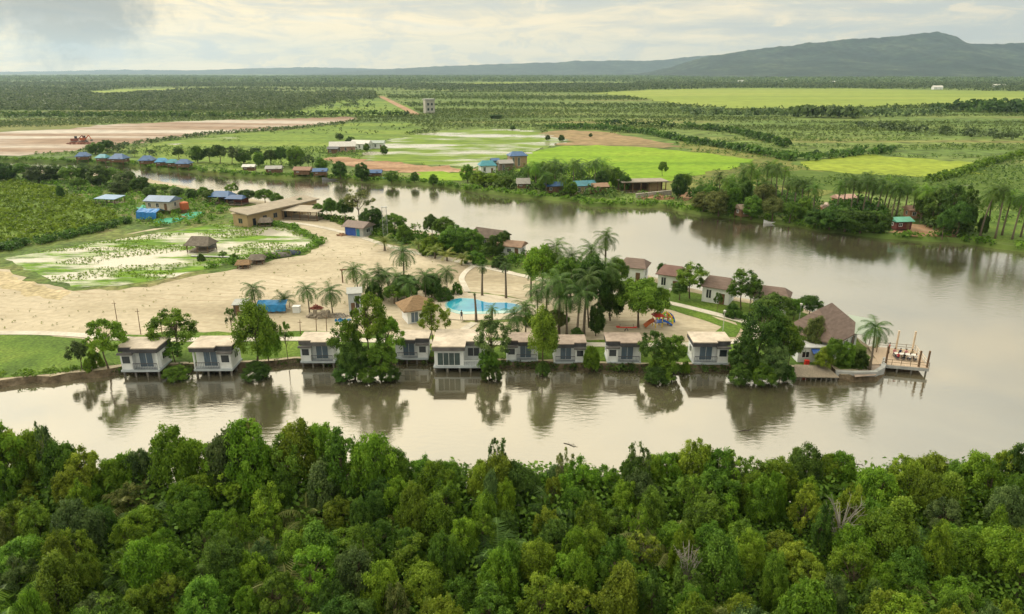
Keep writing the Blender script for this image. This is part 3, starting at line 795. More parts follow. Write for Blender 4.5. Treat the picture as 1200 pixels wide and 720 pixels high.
def strip(name, px, wd, z, m, label):
    c = [gp(x, y, z) for x, y in px]; vs = []
    for i, p in enumerate(c):
        d = (c[min(i+1, len(c)-1)] - c[max(i-1, 0)]); n = Vector((-d.y, d.x, 0)).normalized()*wd/2
        vs += [(p.x-n.x, p.y-n.y, z), (p.x+n.x, p.y+n.y, z)]
    return tag(MB().add(vs, [(2*i+1, 2*i, 2*i+2, 2*i+3) for i in range(len(c)-1)]).build(name, m), label, 'road', None, 'structure')
strip('dirt_track', [(446,113),(458,119),(468,124),(478,129),(488,134.5)], 9, f+.4, EARTH, 'straight red dirt track running away across the plain')

# ================================================================== hills
HILL = ground('wooded_hill', [(.006,.017,.016), (.018,.036,.027), (.055,.078,.045)], .004, fine=.022, fine_amt=.8, bump=1.0, bscale=.03)
from mathutils import noise as mn
def hill_range(name, prof, y0, yr, y1, nx, ny, label, seed, rough=.16, xa=None, xb=None):
    """prof: (px, py) skyline seen at distance yr"""
    xs = [(a-600)/F*(yr*CT + H*ST) for a, _ in prof]
    hs = []
    for a, py in prof:
        ang = PITCH - math.atan((360-py)/F)
        hs.append(max(0, H - yr*math.tan(ang)))
    vs = []; fs = []
    X0, X1 = xs[0], xs[-1]
    for j in range(ny):
        y = y0 + (y1-y0)*j/(ny-1)
        for i in range(nx):
            x = X0 + (X1-X0)*i/(nx-1)
            wv = mn.fractal(Vector((x*.0011, y*.0011, seed)), .9, 2.0, 5)
            xx = x*yr/max(y, 1)*.5 + x*.5
            hgt_ = np.interp(xx, xs, hs)
            if y < yr: s = (y-y0)/(yr-y0); e = s**1.5*(.25+.75*s)
            else: s = (y1-y)/(y1-yr); e = s**.8
            rid = 1 - abs(mn.noise(Vector((x*.0016, y*.0007, seed+3)))) 
            zz = hgt_*e*(1 + rough*wv*1.2 + .75*(rid-.75)*math.sin(PI*min(1, max(0, (y-y0)/(yr-y0))))) + (11*mn.noise(Vector((x*.009, y*.009, 1))) + 8*mn.noise(Vector((x*.03, y*.03, 4))))*e
            vs.append((x, y, max(zz, -.5) + .6 if hgt_*e > 1 else -.5))
    for j in range(ny-1):
        for i in range(nx-1):
            a = j*nx+i; fs.append((a, a+1, a+nx+1, a+nx))
    return tag(MB().add(vs, fs).build(name, HILL, None, True), label, 'hill', None, 'structure')
hill_range('main_hill', [(735,92),(765,85),(790,78),(812,70),(835,64.5),(862,60.5),(900,57),(950,50),(1000,44.5),(1050,41.5),(1088,39),(1110,43),(1128,51),(1160,51.5),(1200,50),(1260,54),(1340,60),(1450,75),(1520,90)], 3600, 6500, 9000, 420, 100, 'long wooded hill with a steep shoulder on the skyline', 2.0, .045)
hill_range('low_hills', [(380,86),(440,82),(500,79),(540,77),(590,75),(640,73),(690,71),(730,71.5),(780,70),(830,66),(880,64),(960,62),(1100,66),(1250,72)], 8200, 10500, 13500, 220, 40, 'low blue hills fading behind the main ridge', 5.0, .08)
hill_range('distant_hills', [(-420,86),(-300,84),(-100,85.5),(60,84),(150,82),(220,83),(290,80.5),(350,79),(420,80),(480,82),(540,84),(600,86)], 10200, 12300, 14200, 220, 30, 'faint line of low hills along the hazy horizon', 9.0, .10)
# ================================================================== materials for things
WHITE_ = mat('white_render', (.74,.765,.78), .8, .16, .8, .1)
BLUEWHITE = mat('bluish_white_wall', (.43,.48,.52), .8, .14, .8, .1)
FASCIA = mat('dark_fascia_board', (.085,.085,.095), .8, .4, 1.2)
FASCIA2 = mat('grey_fascia_board', (.17,.165,.165), .8, .4, 1.2)
ROOFPALE = mat('pale_roof_deck', (.57,.50,.42), .9, .36, .6, .15)
ROOFPINK = mat('pinkish_roof_deck', (.37,.30,.255), .9, .42, .6, .15)
ROOFBROWN = mat('faded_brown_roof', (.19,.138,.118), .85, .35, .7, .3, stretch=(1,5,1))
ROOFDARK = mat('weathered_dark_roof', (.13,.10,.085), .9, .4, .7, .3)
THATCH = mat('brown_thatch', (.30,.20,.115), .95, .4, 1.5, .6, stretch=(1,3,1))
GREYTHATCH = mat('grey_thatch', (.19,.165,.14), .95, .4, 1.5, .6)
GLASS = mat('window_glass', (.03,.04,.05), .12, .3, .6, spec=.6)
CURTAIN = mat('blue_curtain_glass', (.13,.19,.26), .22, .4, 3.0, spec=.5, stretch=(4,1,.2))
RAIL = mat('dark_balcony_rail', (.11,.115,.13), .6, .3)
CONC = mat('grey_concrete', (.40,.41,.41), .9, .3, .8, .2)
CONCD = mat('dark_wet_concrete', (.20,.19,.175), .9, .4, 1.5, .2)
WOODG = mat('grey_weathered_boards', (.34,.29,.23), .9, .45, 2.0, .4, stretch=(6,1,1))
WOOD = mat('brown_timber', (.19,.115,.065), .85, .4, 1.5, .3)
DECKW = mat('pale_pier_boards', (.49,.385,.29), .8, .22, 1.2, .2, stretch=(6,1,1))
PALEPOST = mat('pale_timber_post', (.66,.53,.39), .8, .2)
OCHRE = mat('ochre_wall', (.42,.315,.18), .85, .22, .5, .1)
OCHREROOF = mat('tan_metal_roof', (.31,.265,.205), .6, .3, .5, .1)
BLUEPAINT = mat('blue_painted_boards', (.035,.10,.42), .6, .3)
TARP = mat('blue_tarpaulin', (.02,.20,.46), .5, .35, 1.5, .5)
BLUEROOF = mat('blue_sheet_roof', (.045,.12,.28), .5, .3, .6)
BLUEGREYROOF = mat('blue_grey_sheet_roof', (.17,.25,.40), .5, .3, .6)
TEALROOF = mat('teal_sheet_roof', (.035,.23,.30), .5, .3, .6)
TEALDARK = mat('dull_teal_roof', (.05,.21,.28), .55, .4, .5)
GREENNET = mat('green_debris_net', (.035,.34,.22), .7, .35, 1.2, .5)
ORANGE = mat('orange_paint', (.50,.13,.05), .6, .25)
RED = mat('red_plastic', (.52,.03,.02), .4, .15)
YEL = mat('yellow_plastic', (.75,.50,.02), .4, .15)
GRN = mat('green_plastic', (.14,.48,.03), .4, .15)
BLU = mat('blue_plastic', (.02,.12,.52), .4, .15)
CANOPY = mat('pale_green_canopy', (.36,.42,.36), .7, .12, .5)
STEEL = mat('galvanised_steel', (.33,.35,.35), .5, .2, metal=.3)
LAMPW = mat('lamp_post_paint', (.55,.55,.53), .5, .2)
RUBBLE = mat('rubble_grey', (.42,.38,.33), .95, .5, 2.0, .5)
BRICKRED = mat('red_brown_wall', (.28,.10,.075), .85, .3)
DIRTMOUND = mat('red_earth_heap', (.33,.19,.11), .95, .35, 1.0, .5)
STONE = mat('pale_stone', (.45,.42,.37), .95, .4, 1.5, .5)

def win(parent, x0, x1, z0, z1, y, glass=GLASS, frame=None, axis='y', mull=1, out=-1):
    """window frame with a pane as its sub-part; out = direction the wall faces"""
    fr = MB(); t = .07
    def bx(mb, a0, a1, b0, b1, d0, d1):
        lo, hi = min(y+out*d0, y+out*d1), max(y+out*d0, y+out*d1)
        if axis == 'y': mb.box(a0, a1, lo, hi, b0, b1)
        else: mb.box(lo, hi, a0, a1, b0, b1)
    bx(fr, x0-t, x1+t, z1, z1+t, .004, .07); bx(fr, x0-t, x1+t, z0-t, z0, .004, .09)
    bx(fr, x0-t, x0, z0, z1, .004, .07); bx(fr, x1, x1+t, z0, z1, .004, .07)
    for k in range(mull):
        xm = x0 + (x1-x0)*(k+1)/(mull+1)
        bx(fr, xm-.03, xm+.03, z0, z1, .022, .06)
    o = fr.build('window', frame or WHITE_, parent)
    pn = MB(); bx(pn, x0, x1, z0, z1, .004, .02)
    pn.build('pane', glass, o)
    return o

def stilt_cabin(px, yb, s, m, label, roof=ROOFPALE, rz=0.0):
    g = gp(px, yb, 0)
    o = empty('stilt_cabin', g + Vector((0, 2.3*s, 0)), rz, label, 'cabin', 'white stilt cabins standing in the river', (s*.93, s, s*1.07))
    X = lambda a, b: (min(a*m, b*m), max(a*m, b*m))
    fz, top = 1.0, 3.35
    wb = MB()
    wb.box(-2.7, 2.7, -1.4, 1.3, fz, top)
    a, b = X(1.0, 2.7); wb.box(a, b, -2.2, -1.404, fz+.004, top-.3)
    a, b = X(-2.72, -2.5); wb.box(a, b, -2.28, -2.06, fz+.0, top)       # corner post
    wb.build('wall', WHITE_, o)
    sl = MB(); sl.box(-2.8, 2.8, -2.42, 1.4, fz-.26, fz-.003); sl.build('floor_slab', BLUEWHITE, o)
    rb = MB(); rb.box(-3.02, 3.02, -2.1, 1.6, top+.62, top+.76)
    a, b = X(-3.05, .75); rb.box(a, b, -2.72, -2.104, top+.62, top+.76)
    ro = rb.build('roof', roof, o)
    fb = MB(); fb.box(-2.95, 2.95, -2.02, 1.52, top+.004, top+.616)
    a, b = X(-2.98, .68); fb.box(a, b, -2.64, -2.024, top+.06, top+.616)
    fb.build('fascia', FASCIA if rnd.random() < .6 else FASCIA2, ro)
    a, b = X(.78, 2.98); MB().box(a, b, -2.55, -2.05, top-.28, top-.05).build('canopy', FASCIA2, ro)
    a, b = X(1.3, 2.45); win(o, a, b, fz+.85, top-.5, -2.2, mull=0)
    a, b = X(-1.55, .35)
    d = win(o, a, b, fz+.08, top-.35, -1.4, CURTAIN, mull=1); d.name = 'sliding_door'
    win(o, -.9, .2, fz+.9, top-.5, 2.7*1, GLASS, axis='x', mull=1, out=1)
    win(o, -.9, .2, fz+.9, top-.5, -2.7, GLASS, axis='x', mull=1, out=-1)
    r = MB(); a, b = X(-2.5, .98)
    r.box(a, b, -2.36, -2.30, fz+.82, fz+.90); r.box(a, b, -2.35, -2.31, fz+.10, fz+.15)
    n = 15
    for k in range(n+1):
        xx = a + (b-a)*k/n; r.box(xx-.018, xx+.018, -2.345, -2.315, fz+.15, fz+.82)
    r.build('railing', RAIL, o)
    for xx in (-2.5, -.85, .85, 2.5):
        for yy in (-2.15, -.4, 1.2):
            MB().box(xx-.12, xx+.12, yy-.12, yy+.12, -1.1, fz-.264).build('stilt', CONCD, o)
    return o
stilt_cabin(166, 442, 1.06, -1, 'white stilt cabin beside the round lawn, at the upstream end of the row', ROOFPALE, R(1))
stilt_cabin(251, 441, 1.07, 1, 'white stilt cabin between the broad open tree and the tall feathery tree', ROOFPALE, R(1))
stilt_cabin(373, 431, .98, -1, 'white stilt cabin between the tall feathery tree and the dense tree clump', ROOFPALE)
stilt_cabin(483, 427, .95, 1, 'white stilt cabin half hidden behind the dense tree clump', ROOFPALE)
stilt_cabin(612, 429, .92, -1, 'white stilt cabin next to the large cabin, behind the white flowering tree', ROOFPINK)
stilt_cabin(667, 431, .90, 1, 'white stilt cabin beside the yellow green willowy tree, its window downstream', ROOFPINK)
stilt_cabin(731, 432, .98, -1, 'white stilt cabin with rusty pink roof in front of the red spring ride', ROOFPINK, R(-1))
stilt_cabin(832, 433, 1.02, 1, 'white stilt cabin below the playground, next to the huge dark tree', ROOFPALE, R(-1))

# the larger cabin in the middle of the row
def big_cabin():
    g = gp(538, 437, 0)
    o = empty('large_stilt_cabin', g + Vector((0, 4.2, 0)), 0, 'large white stilt cabin with wide pale roof jutting furthest into the water', 'cabin')
    fz, top = 1.0, 3.5
    wb = MB(); wb.box(-3.6, 3.5, -1.8, 2.4, fz, top); wb.box(-3.6, .7, -3.9, -1.804, fz+.003, top)
    wb.build('wall', WHITE_, o)
    MB().box(-3.75, 3.7, -4.2, 2.5, fz-.26, fz-.003).build('floor_slab', BLUEWHITE, o)
    rb = MB(); rb.box(-3.9, 3.9, -2.4, 2.75, top+.62, top+.78); rb.box(-3.9, 1.0, -4.5, -2.404, top+.62, top+.78)
    ro = rb.build('roof', ROOFPALE, o)
    fb = MB(); fb.box(-3.82, 3.82, -2.3, 2.65, top+.004, top+.616); fb.box(-3.82, .92, -4.4, -2.304, top+.004, top+.616)
    fb.build('fascia', FASCIA2, ro)
    d = win(o, -3.1, .15, fz+.1, top-.45, -3.9, mat('dark_green_glass', (.05,.085,.085), .15, .4, .8, spec=.6), mull=3); d.name = 'sliding_door'
    win(o, -3.5, -2.3, fz+.6, top-.5, .7, GLASS, axis='x', mull=1, out=1)
    win(o, 1.2, 2.9, fz+.7, top-.5, -1.8, GLASS, mull=1)
    r = MB(); r.box(.72, 3.6, -4.12, -4.06, fz+.8, fz+.9); r.box(3.56, 3.62, -4.05, -1.9, fz+.8, fz+.9)
    for k in range(13): r.box(.75+k*.235, .80+k*.235, -4.11, -4.07, fz, fz+.8)
    for k in range(9): r.box(3.57, 3.61, -4.0+k*.25, -3.95+k*.25, fz, fz+.8)
    r.build('railing', WHITE_, o)
    for xx in (-3.5, -1.7, .1, 1.7, 3.4):
        for yy in (-4.0, -.9, 2.2):
            MB().box(xx-.13, xx+.13, yy-.13, yy+.13, -1.1, fz-.264).build('stilt', CONCD, o)
big_cabin()

# brown-roofed bungalows on the far side of the spit
def house(px, yb, rz, Wd, D, wh, rh, roofm, wallm, name, label, cat='house', hip=.0, over=.5, group=None, zb=LAND, wins=2, base=0.0, door=True):
    """gable house; (px, yb) is the middle of its footprint"""
    o = empty(name, gp(px, yb, zb), rz, label, cat, group)
    x, y = Wd/2, D/2
    wb = MB(); wb.box(-x, x, -y, y, base-.15 if base == 0 else base, base+wh)
    if hip == 0:
        for sx_ in (-1, 1):
            xa = sx_*x; xb = sx_*(x-.12)
            h2 = rh*(y/(y+over)) 
            vs = [(xa,-y,base+wh+.002),(xa,y,base+wh+.002),(xa,0,base+wh+h2*.93),(xb,-y,base+wh+.002),(xb,y,base+wh+.002),(xb,0,base+wh+h2*.93)]
            wb.add(vs, [(0,1,2),(5,4,3),(0,2,5,3),(1,4,5,2),(0,3,4,1)])
    wb.build('wall', wallm, o)
    MB().gable(-x-over, x+over, -y-over, y+over, base+wh-.05+.06, base+wh+rh, hip=hip).build('roof', roofm, o)
    for k in range(wins):
        cx_ = -x + Wd*(k+.5)/wins
        if door and k == wins-1:
            MB().box(cx_-.45, cx_+.45, -y-.05, -y-.004, base+.02, base+2.05).build('door', WOOD, o); continue
        win(o, cx_-.45, cx_+.45, base+.9, base+wh-.5, -y, mull=1)
    win(o, -.5, .5, base+.9, base+wh-.5, -x, axis='x', mull=1, out=-1)
    win(o, -.5, .5, base+.9, base+wh-.5, x, axis='x', mull=1, out=1)
    if base > .3:
        for sx_ in (-1, 1):
            for sy_ in (-1, 1):
                MB().box(sx_*(x-.2)-.1, sx_*(x-.2)+.1, sy_*(y-.2)-.1, sy_*(y-.2)+.1, -.8, base-.003).build('stilt', WOOD, o)
    return o
G_B = 'brown roofed bungalows on the far edge of the spit'
house(743, 327, R(-22), 4.8, 4.6, 3.0, 1.5, ROOFBROWN, WHITE_, 'bungalow', 'white bungalow with brown roof just behind the big central trees', 'bungalow', hip=1.0, group=G_B)
house(787, 337, R(-28), 4.6, 4.2, 3.0, 1.6, mat('reddish_roof', (.19,.115,.10), .85, .3, .7, .3), WHITE_, 'bungalow', 'white bungalow with reddish roof partly behind a round tree', 'bungalow', hip=1.0, group=G_B)
house(841, 352, R(-30), 5.0, 4.4, 3.0, 1.7, ROOFBROWN, WHITE_, 'bungalow', 'white bungalow with brown roof above the lawn and curving path', 'bungalow', hip=1.0, group=G_B)
house(902, 364, R(-26), 5.6, 4.6, 3.0, 1.6, ROOFBROWN, WHITE_, 'bungalow', 'white bungalow nearly hidden by trees, next to the riverside restaurant', 'bungalow', hip=1.2, group=G_B)

# riverside restaurant with its tall roof
def restaurant():
    o = empty('riverside_restaurant', gp(960, 407, LAND), R(42), 'riverside restaurant with a tall brown tent-shaped roof', 'restaurant')
    MB().box(-4.2, 4.2, -3.8, 3.8, -.1, 2.9).build('wall', WHITE_, o)
    MB().gable(-4.9, 4.9, -4.3, 4.3, 2.85, 6.9, hip=2.7, t=.2).build('roof', mat('brown_tile_roof', (.205,.150,.130), .8, .35, .8, .3, stretch=(1,1,5)), o)
    for cx_ in (-2.6, 0, 2.6): win(o, cx_-.7, cx_+.7, .8, 2.3, -3.8, mull=1)
    for cx_ in (-2.2, .4): win(o, cx_-.6, cx_+.6, .8, 2.3, -4.2, axis='x', mull=1, out=-1)
    for cx_ in (-2.2, .6): win(o, cx_-.6, cx_+.6, .8, 2.3, 4.2, axis='x', mull=1, out=1)
restaurant()
def kiosk_white():
    o = empty('snack_kiosk', gp(949, 421, LAND), R(0), 'small white snack kiosk with a blue awning and dark door', 'kiosk')
    MB().box(-2.4, 2.4, -1.2, 1.2, -.1, 2.3).build('wall', WHITE_, o)
    MB().box(-2.6, 2.6, -1.4, 1.4, 2.304, 2.45).build('roof', CONC, o)
    MB().add([(-.6,-1.204,2.2),(2.0,-1.204,2.2),(2.0,-2.2,1.8),(-.6,-2.2,1.8),(-.6,-1.204,2.14),(2.0,-1.204,2.14),(2.0,-2.2,1.74),(-.6,-2.2,1.74)], [(0,3,2,1),(4,5,6,7),(3,7,6,2),(0,4,7,3),(1,2,6,5)]).build('awning', BLUEPAINT, o)
    MB().box(.9, 1.7, -1.25, -1.204, 0, 1.75).build('door', GLASS, o)
    win(o, -1.8, -.8, .8, 1.7, -1.2)
kiosk_white()
def shade_canopy():
    o = empty('shade_canopy', gp(1008, 408, LAND), R(-12), 'pale green fabric canopy beside the restaurant roof', 'canopy')
    x, y = 1.9, 2.1
    vs = [(-x,-y,3.1),(x,-y,2.8),(x,y,4.2),(-x,y,4.7),(-x,-y,3.03),(x,-y,2.73),(x,y,4.13),(-x,y,4.63)]
    MB().add(vs, [(0,1,2,3),(7,6,5,4),(0,4,5,1),(1,5,6,2),(2,6,7,3),(3,7,4,0)]).build('fabric', CANOPY, o)
    for a, b, h in ((-1,-1,3.0),(1,-1,2.75),(1,1,4.1),(-1,1,4.55)):
        MB().tube([(a*1.8,b*2.0,-.1),(a*1.8,b*2.0,h)], .06).build('post', WOOD, o)
shade_canopy()
# pier deck
P0 = gp(1034, 428, 1.0); P1 = gp(1089, 433, 1.0)
dirx = (P1-P0).normalized(); prz = math.atan2(dirx.y, dirx.x); PL = (P1-P0).length
def pier():
    o = empty('river_pier', P0, prz, 'pale boarded pier deck on piles at the tip of the spit', 'pier')
    Dp = 7.2
    MB().box(-.5, PL, 0, Dp, -.02, .14).build('deck', DECKW, o)
    MB().box(-.45, PL-.05, -.10, -.004, -.35, .10).build('edge_beam', CONC, o)
    for x in np.linspace(.2, PL-.3, 4):
        for y in (.25, Dp*.5, Dp-.3):
            MB().tube([(x,y,-2.1),(x,y,-.03)], .13, 7).build('pile', CONCD, o)
    for rail, a, b in ((0,(0,.06),(PL-.08,.06)), (1,(PL-.08,.06),(PL-.08,Dp-.1)), (2,(1.0,Dp-.1),(PL-.08,Dp-.1))):
        r = MB(); A = Vector((*a,0)); B = Vector((*b,0)); n = int((B-A).length/1.1)
        for z in (.55, .95): r.bar(A+Vector((0,0,z)), B+Vector((0,0,z)), .05)
        for k in range(n+1):
            q = A.lerp(B, k/n); r.bar(q+Vector((0,0,.142)), q+Vector((0,0,1.02)), .06)
        r.build('railing', mat('rail_wood', (.20,.15,.10), .8) if rail != 1 else PALEPOST, o)
    for x, y, h, m_ in ((.6,Dp-.3,3.4,PALEPOST),(PL*.55,Dp-.3,3.2,PALEPOST),(PL-.5,Dp-.3,3.3,PALEPOST),(.5,.35,2.9,WOOD),(PL*.78,.35,2.6,WOOD),(PL-.25,.35,2.7,WOOD)):
        MB().box(x-.11, x+.11, y-.11, y+.11, .142, h).build('lamp_post', m_, o)
    # gangway to the land
    g = MB(); g.bar(Vector((.2, 1.2, .05)), Vector((-2.6, .6, .03)), 2.2, .14); g.build('gangway', DECKW, o)
pier()
def pier_pt(x, y): 
    v = Vector((x, y, 0)); c, s_ = math.cos(prz), math.sin(prz)
    return P0 + Vector((x*c - y*s_, x*s_ + y*c, .14))
def long_table(loc, rz, label):
    o = empty('picnic_table', loc, rz, label, 'table')
    MB().box(-1.5, 1.5, -.4, .4, .70, .76).build('table_top', mat('white_table', (.6,.6,.58), .6), o)
    for a in (-1.3, 1.3):
        for b in (-.3, .3): MB().box(a-.04, a+.04, b-.04, b+.04, .001, .698).build('leg', RAIL, o)
tb_loc = pier_pt(PL*.60, 3.1)
long_table(tb_loc, prz, 'long white table with people seated round it on the pier')

# ---- people: one continuous skinned body
def person_mesh(name, pose, cols, seed):
    rr = random.Random(seed)
    J = {}; E = []; RD = {}
    def j(k, p, r): J[k] = Vector(p); RD[k] = r
    hip = .47 if pose == 'sit' else .92
    j('pel', (0,0,hip), .13); j('wai', (0,-.01,hip+.18), .12); j('che', (0,-.01,hip+.40), .145); j('nec', (0,.0,hip+.56), .06)
    j('hea', (0,.02,hip+.66), .085); j('top', (0,.02,hip+.80), .075)
    E += [('pel','wai'),('wai','che'),('che','nec'),('nec','hea'),('hea','top')]
    for s, t in ((-1,'l'),(1,'r')):
        j('sh'+t, (s*.19,-.01,hip+.47), .065)
        if pose == 'sit':
            j('el'+t, (s*.24,.10,hip+.22), .045); j('wr'+t, (s*.14,.33,hip+.24), .03); j('ha'+t, (s*.11,.42,hip+.25), .03)
            j('hp'+t, (s*.10,.02,hip-.01), .095); j('kn'+t, (s*.13,.43,hip), .065); j('an'+t, (s*.13,.45,.08), .042); j('to'+t, (s*.13,.60,.04), .035)
        else:
            j('el'+t, (s*.25,.0,hip+.20), .045); j('wr'+t, (s*.25,.10,hip-.03), .03); j('ha'+t, (s*.25,.13,hip-.12), .03)
            j('hp'+t, (s*.10,0,hip-.06), .095); j('kn'+t, (s*.11,.02+.06*s,.48), .065); j('an'+t, (s*.11,-.03+.08*s,.08), .042); j('to'+t, (s*.12,.12+.08*s,.04), .035)
        E += [('che','sh'+t),('sh'+t,'el'+t),('el'+t,'wr'+t),('wr'+t,'ha'+t),('pel','hp'+t),('hp'+t,'kn'+t),('kn'+t,'an'+t),('an'+t,'to'+t)]
    ks = list(J); me = bpy.data.meshes.new(name); me.from_pydata([J[k] for k in ks], [(ks.index(a), ks.index(b)) for a, b in E], [])
    ob = bpy.data.objects.new(name, me); COL.objects.link(ob)
    md = ob.modifiers.new('s', 'SKIN')
    for i, k in enumerate(ks):
        me.skin_vertices[0].data[i].radius = (RD[k], RD[k]*.85); me.skin_vertices[0].data[i].use_root = (k == 'pel')
    sb = ob.modifiers.new('u', 'SUBSURF'); sb.levels = 1; sb.render_levels = 1
    dg = bpy.context.evaluated_depsgraph_get(); dg.update()
    out = bpy.data.meshes.new_from_object(ob.evaluated_get(dg))
    bpy.data.objects.remove(ob)
    for c in cols: out.materials.append(c)
    for p in out.polygons:
        c = p.center; zz = c.z - hip
        if zz > .555: i = 0
        elif zz > .05 and abs(c.x) < .245 and (c.y < .2): i = 1
        elif zz > .05: i = 0
        elif c.z < .08: i = 3
        else: i = 2
        if pose == 'sit' and c.y > .25 and zz > .1: i = 0
        p.material_index = i; p.use_smooth = True
    return out
SKIN = mat('skin', (.34,.19,.12), .6, .1); HAIR = mat('black_hair', (.012,.010,.009), .5, .2); SHOE = mat('dark_shoes', (.05,.045,.04), .7)
def cloth(n, c): return mat(n, c, .85, .15)
CL = {'red': cloth('red_cloth', (.42,.04,.05)), 'white': cloth('white_cloth', (.65,.65,.63)), 'navy': cloth('navy_cloth', (.03,.04,.10)), 'black': cloth('black_cloth', (.025,.025,.028)), 'pink': cloth('pink_cloth', (.55,.22,.24)), 'khaki': cloth('khaki_cloth', (.32,.26,.17)), 'blue': cloth('blue_cloth', (.07,.16,.38))}
def person(loc, rz, pose, shirt, legs, label, group=None, stool=True, scale=1.0):
    me = person_mesh('person', pose, [SKIN, CL[shirt], CL[legs], SHOE], rnd.randrange(999))
    o = empty('person', loc, rz, label, 'person', group, (scale,)*3)
    link('body', me, o)
    hip = .47 if pose == 'sit' else .92
    hb = MB()
    # hair cap
    n = 8
    for r_, z0, z1, r2 in ((.105, hip+.70, hip+.78, .10), (.10, hip+.78, hip+.855, .055)):
        hb.tube([(0,.0,z0),(0,.0,z1)], [r_, r2], n)
    hb.build('hair', HAIR, o, True)
    fc = MB(); 
    for s in (-1, 1): fc.box(s*.032-.012, s*.032+.012, .092, .104, hip+.685, hip+.698)
    fc.build('eyes', HAIR, o)
    return o
def stool(loc, label):
    o = empty('stool', loc, 0, label, 'stool', 'stools round the pier table')
    MB().tube([(0,0,.36),(0,0,.40)], .19, 10).build('seat', RAIL, o)
    for k in range(4):
        a = PI/4 + k*PI/2; MB().bar((.13*math.cos(a), .13*math.sin(a), .361), (.19*math.cos(a), .19*math.sin(a), .001), .035).build('leg', RAIL, o)
seats = [(-1.2,-.85,0,'red','navy','person in a red top seated near the landward end of the pier table'),
         (-.4,-.85,0,'black','black','person all in black seated with their back to the railing'),
         (.4,-.85,0,'white','navy','person in white with navy trousers on the water side bench of the pier table'),
         (1.2,-.85,0,'white','black','person in white with black trousers seated at the river end'),
         (-1.3,.85,PI,'pink','navy','person in pink facing the cabins across the pier table'),
         (-.5,.85,PI,'navy','khaki','person in a navy top and khaki trousers at the pier table'),
         (.3,.85,PI,'pink','white','person in pink top and white trousers at the pier table'),
         (1.1,.85,PI,'khaki','navy','person in a khaki top at the pier table')]
for x, y, a, sh, lg, lb in seats:
    c, s_ = math.cos(prz), math.sin(prz)
    q = tb_loc + Vector((x*c - y*s_, x*s_ + y*c, 0))
    person(q, prz + a, 'sit', sh, lg, lb, 'people seated round the pier table')
    stool(q, 'small dark stool under a person at the pier table')
person(pier_pt(PL*.30, 4.8), R(60), 'stand', 'red', 'black', 'person in red standing on the pier beside the table')
person(gp(541, 375, LAND+.14), R(150), 'stand', 'black', 'navy', 'person in dark clothes standing on the pool terrace edge')

# sloping slipway of old boards
def slipway():
    o = empty('board_slipway', gp(955, 437, .9), R(-3), 'old grey boarded landing stage sloping to the water below the kiosk', 'landing stage')
    vs = [(-3.3,-1.2,-.15),(3.0,-1.2,-.1),(2.3,2.2,.25),(-2.2,2.2,.3)]
    vs += [(x,y,zz-.12) for x,y,zz in vs]
    MB().add(vs, [(0,1,2,3),(7,6,5,4),(0,4,5,1),(1,5,6,2),(2,6,7,3),(3,7,4,0)]).build('deck', WOODG, o)
    for k in range(9): MB().tube([(-3.0+k*.72,-1.0,-2.0),(-3.0+k*.72,-1.0,-.27)], .07, 6).build('pile', CONCD, o)
slipway()
def retaining():
    c = [gp(x, y, .0) for x, y in ((978,443.5),(1000,445),(1024,444.5),(1033,439),(1036,428))]
    mb = MB(); vs = []
    for i, p in enumerate(c):
        d = (c[min(i+1,len(c)-1)] - c[max(i-1,0)]); n = Vector((-d.y, d.x, 0)).normalized()*.3
        vs += [(p.x-n.x,p.y-n.y,-.8),(p.x-n.x,p.y-n.y,1.25),(p.x+n.x,p.y+n.y,1.25),(p.x+n.x,p.y+n.y,-.8)]
    fs = []
    for i in range(len(c)-1):
        for k in range(4): fs.append((i*4+k, i*4+(k+1)%4, i*4+4+(k+1)%4, i*4+4+k))
    fs += [(3,2,1,0), tuple(len(vs)-4+k for k in range(4))]
    tag(mb.add(vs, fs).build('retaining_wall', CONC), 'low grey concrete retaining wall round the tip of the spit', 'wall')
retaining()
sheet('point_terrace', [(1000,437),(1018,428),(1028,416),(1034,418),(1034,432),(1026,440),(1002,442)], LAND+.05, ROOFPINK, 2, .1, label='pinkish paved terrace at the tip of the spit', cat='terrace')
tag(MB().box(-.5,.5,-.4,.4,0,.9).box(-.56,.56,-.46,.46,.904,.98).box(-.42,.42,-.43,-.404,.1,.8).build('drink_cooler', RED), 'red drinks cooler box in front of the snack kiosk', 'cooler').location = gp(945, 428, LAND); bpy.data.objects['drink_cooler'].scale = (.6,.6,.8)

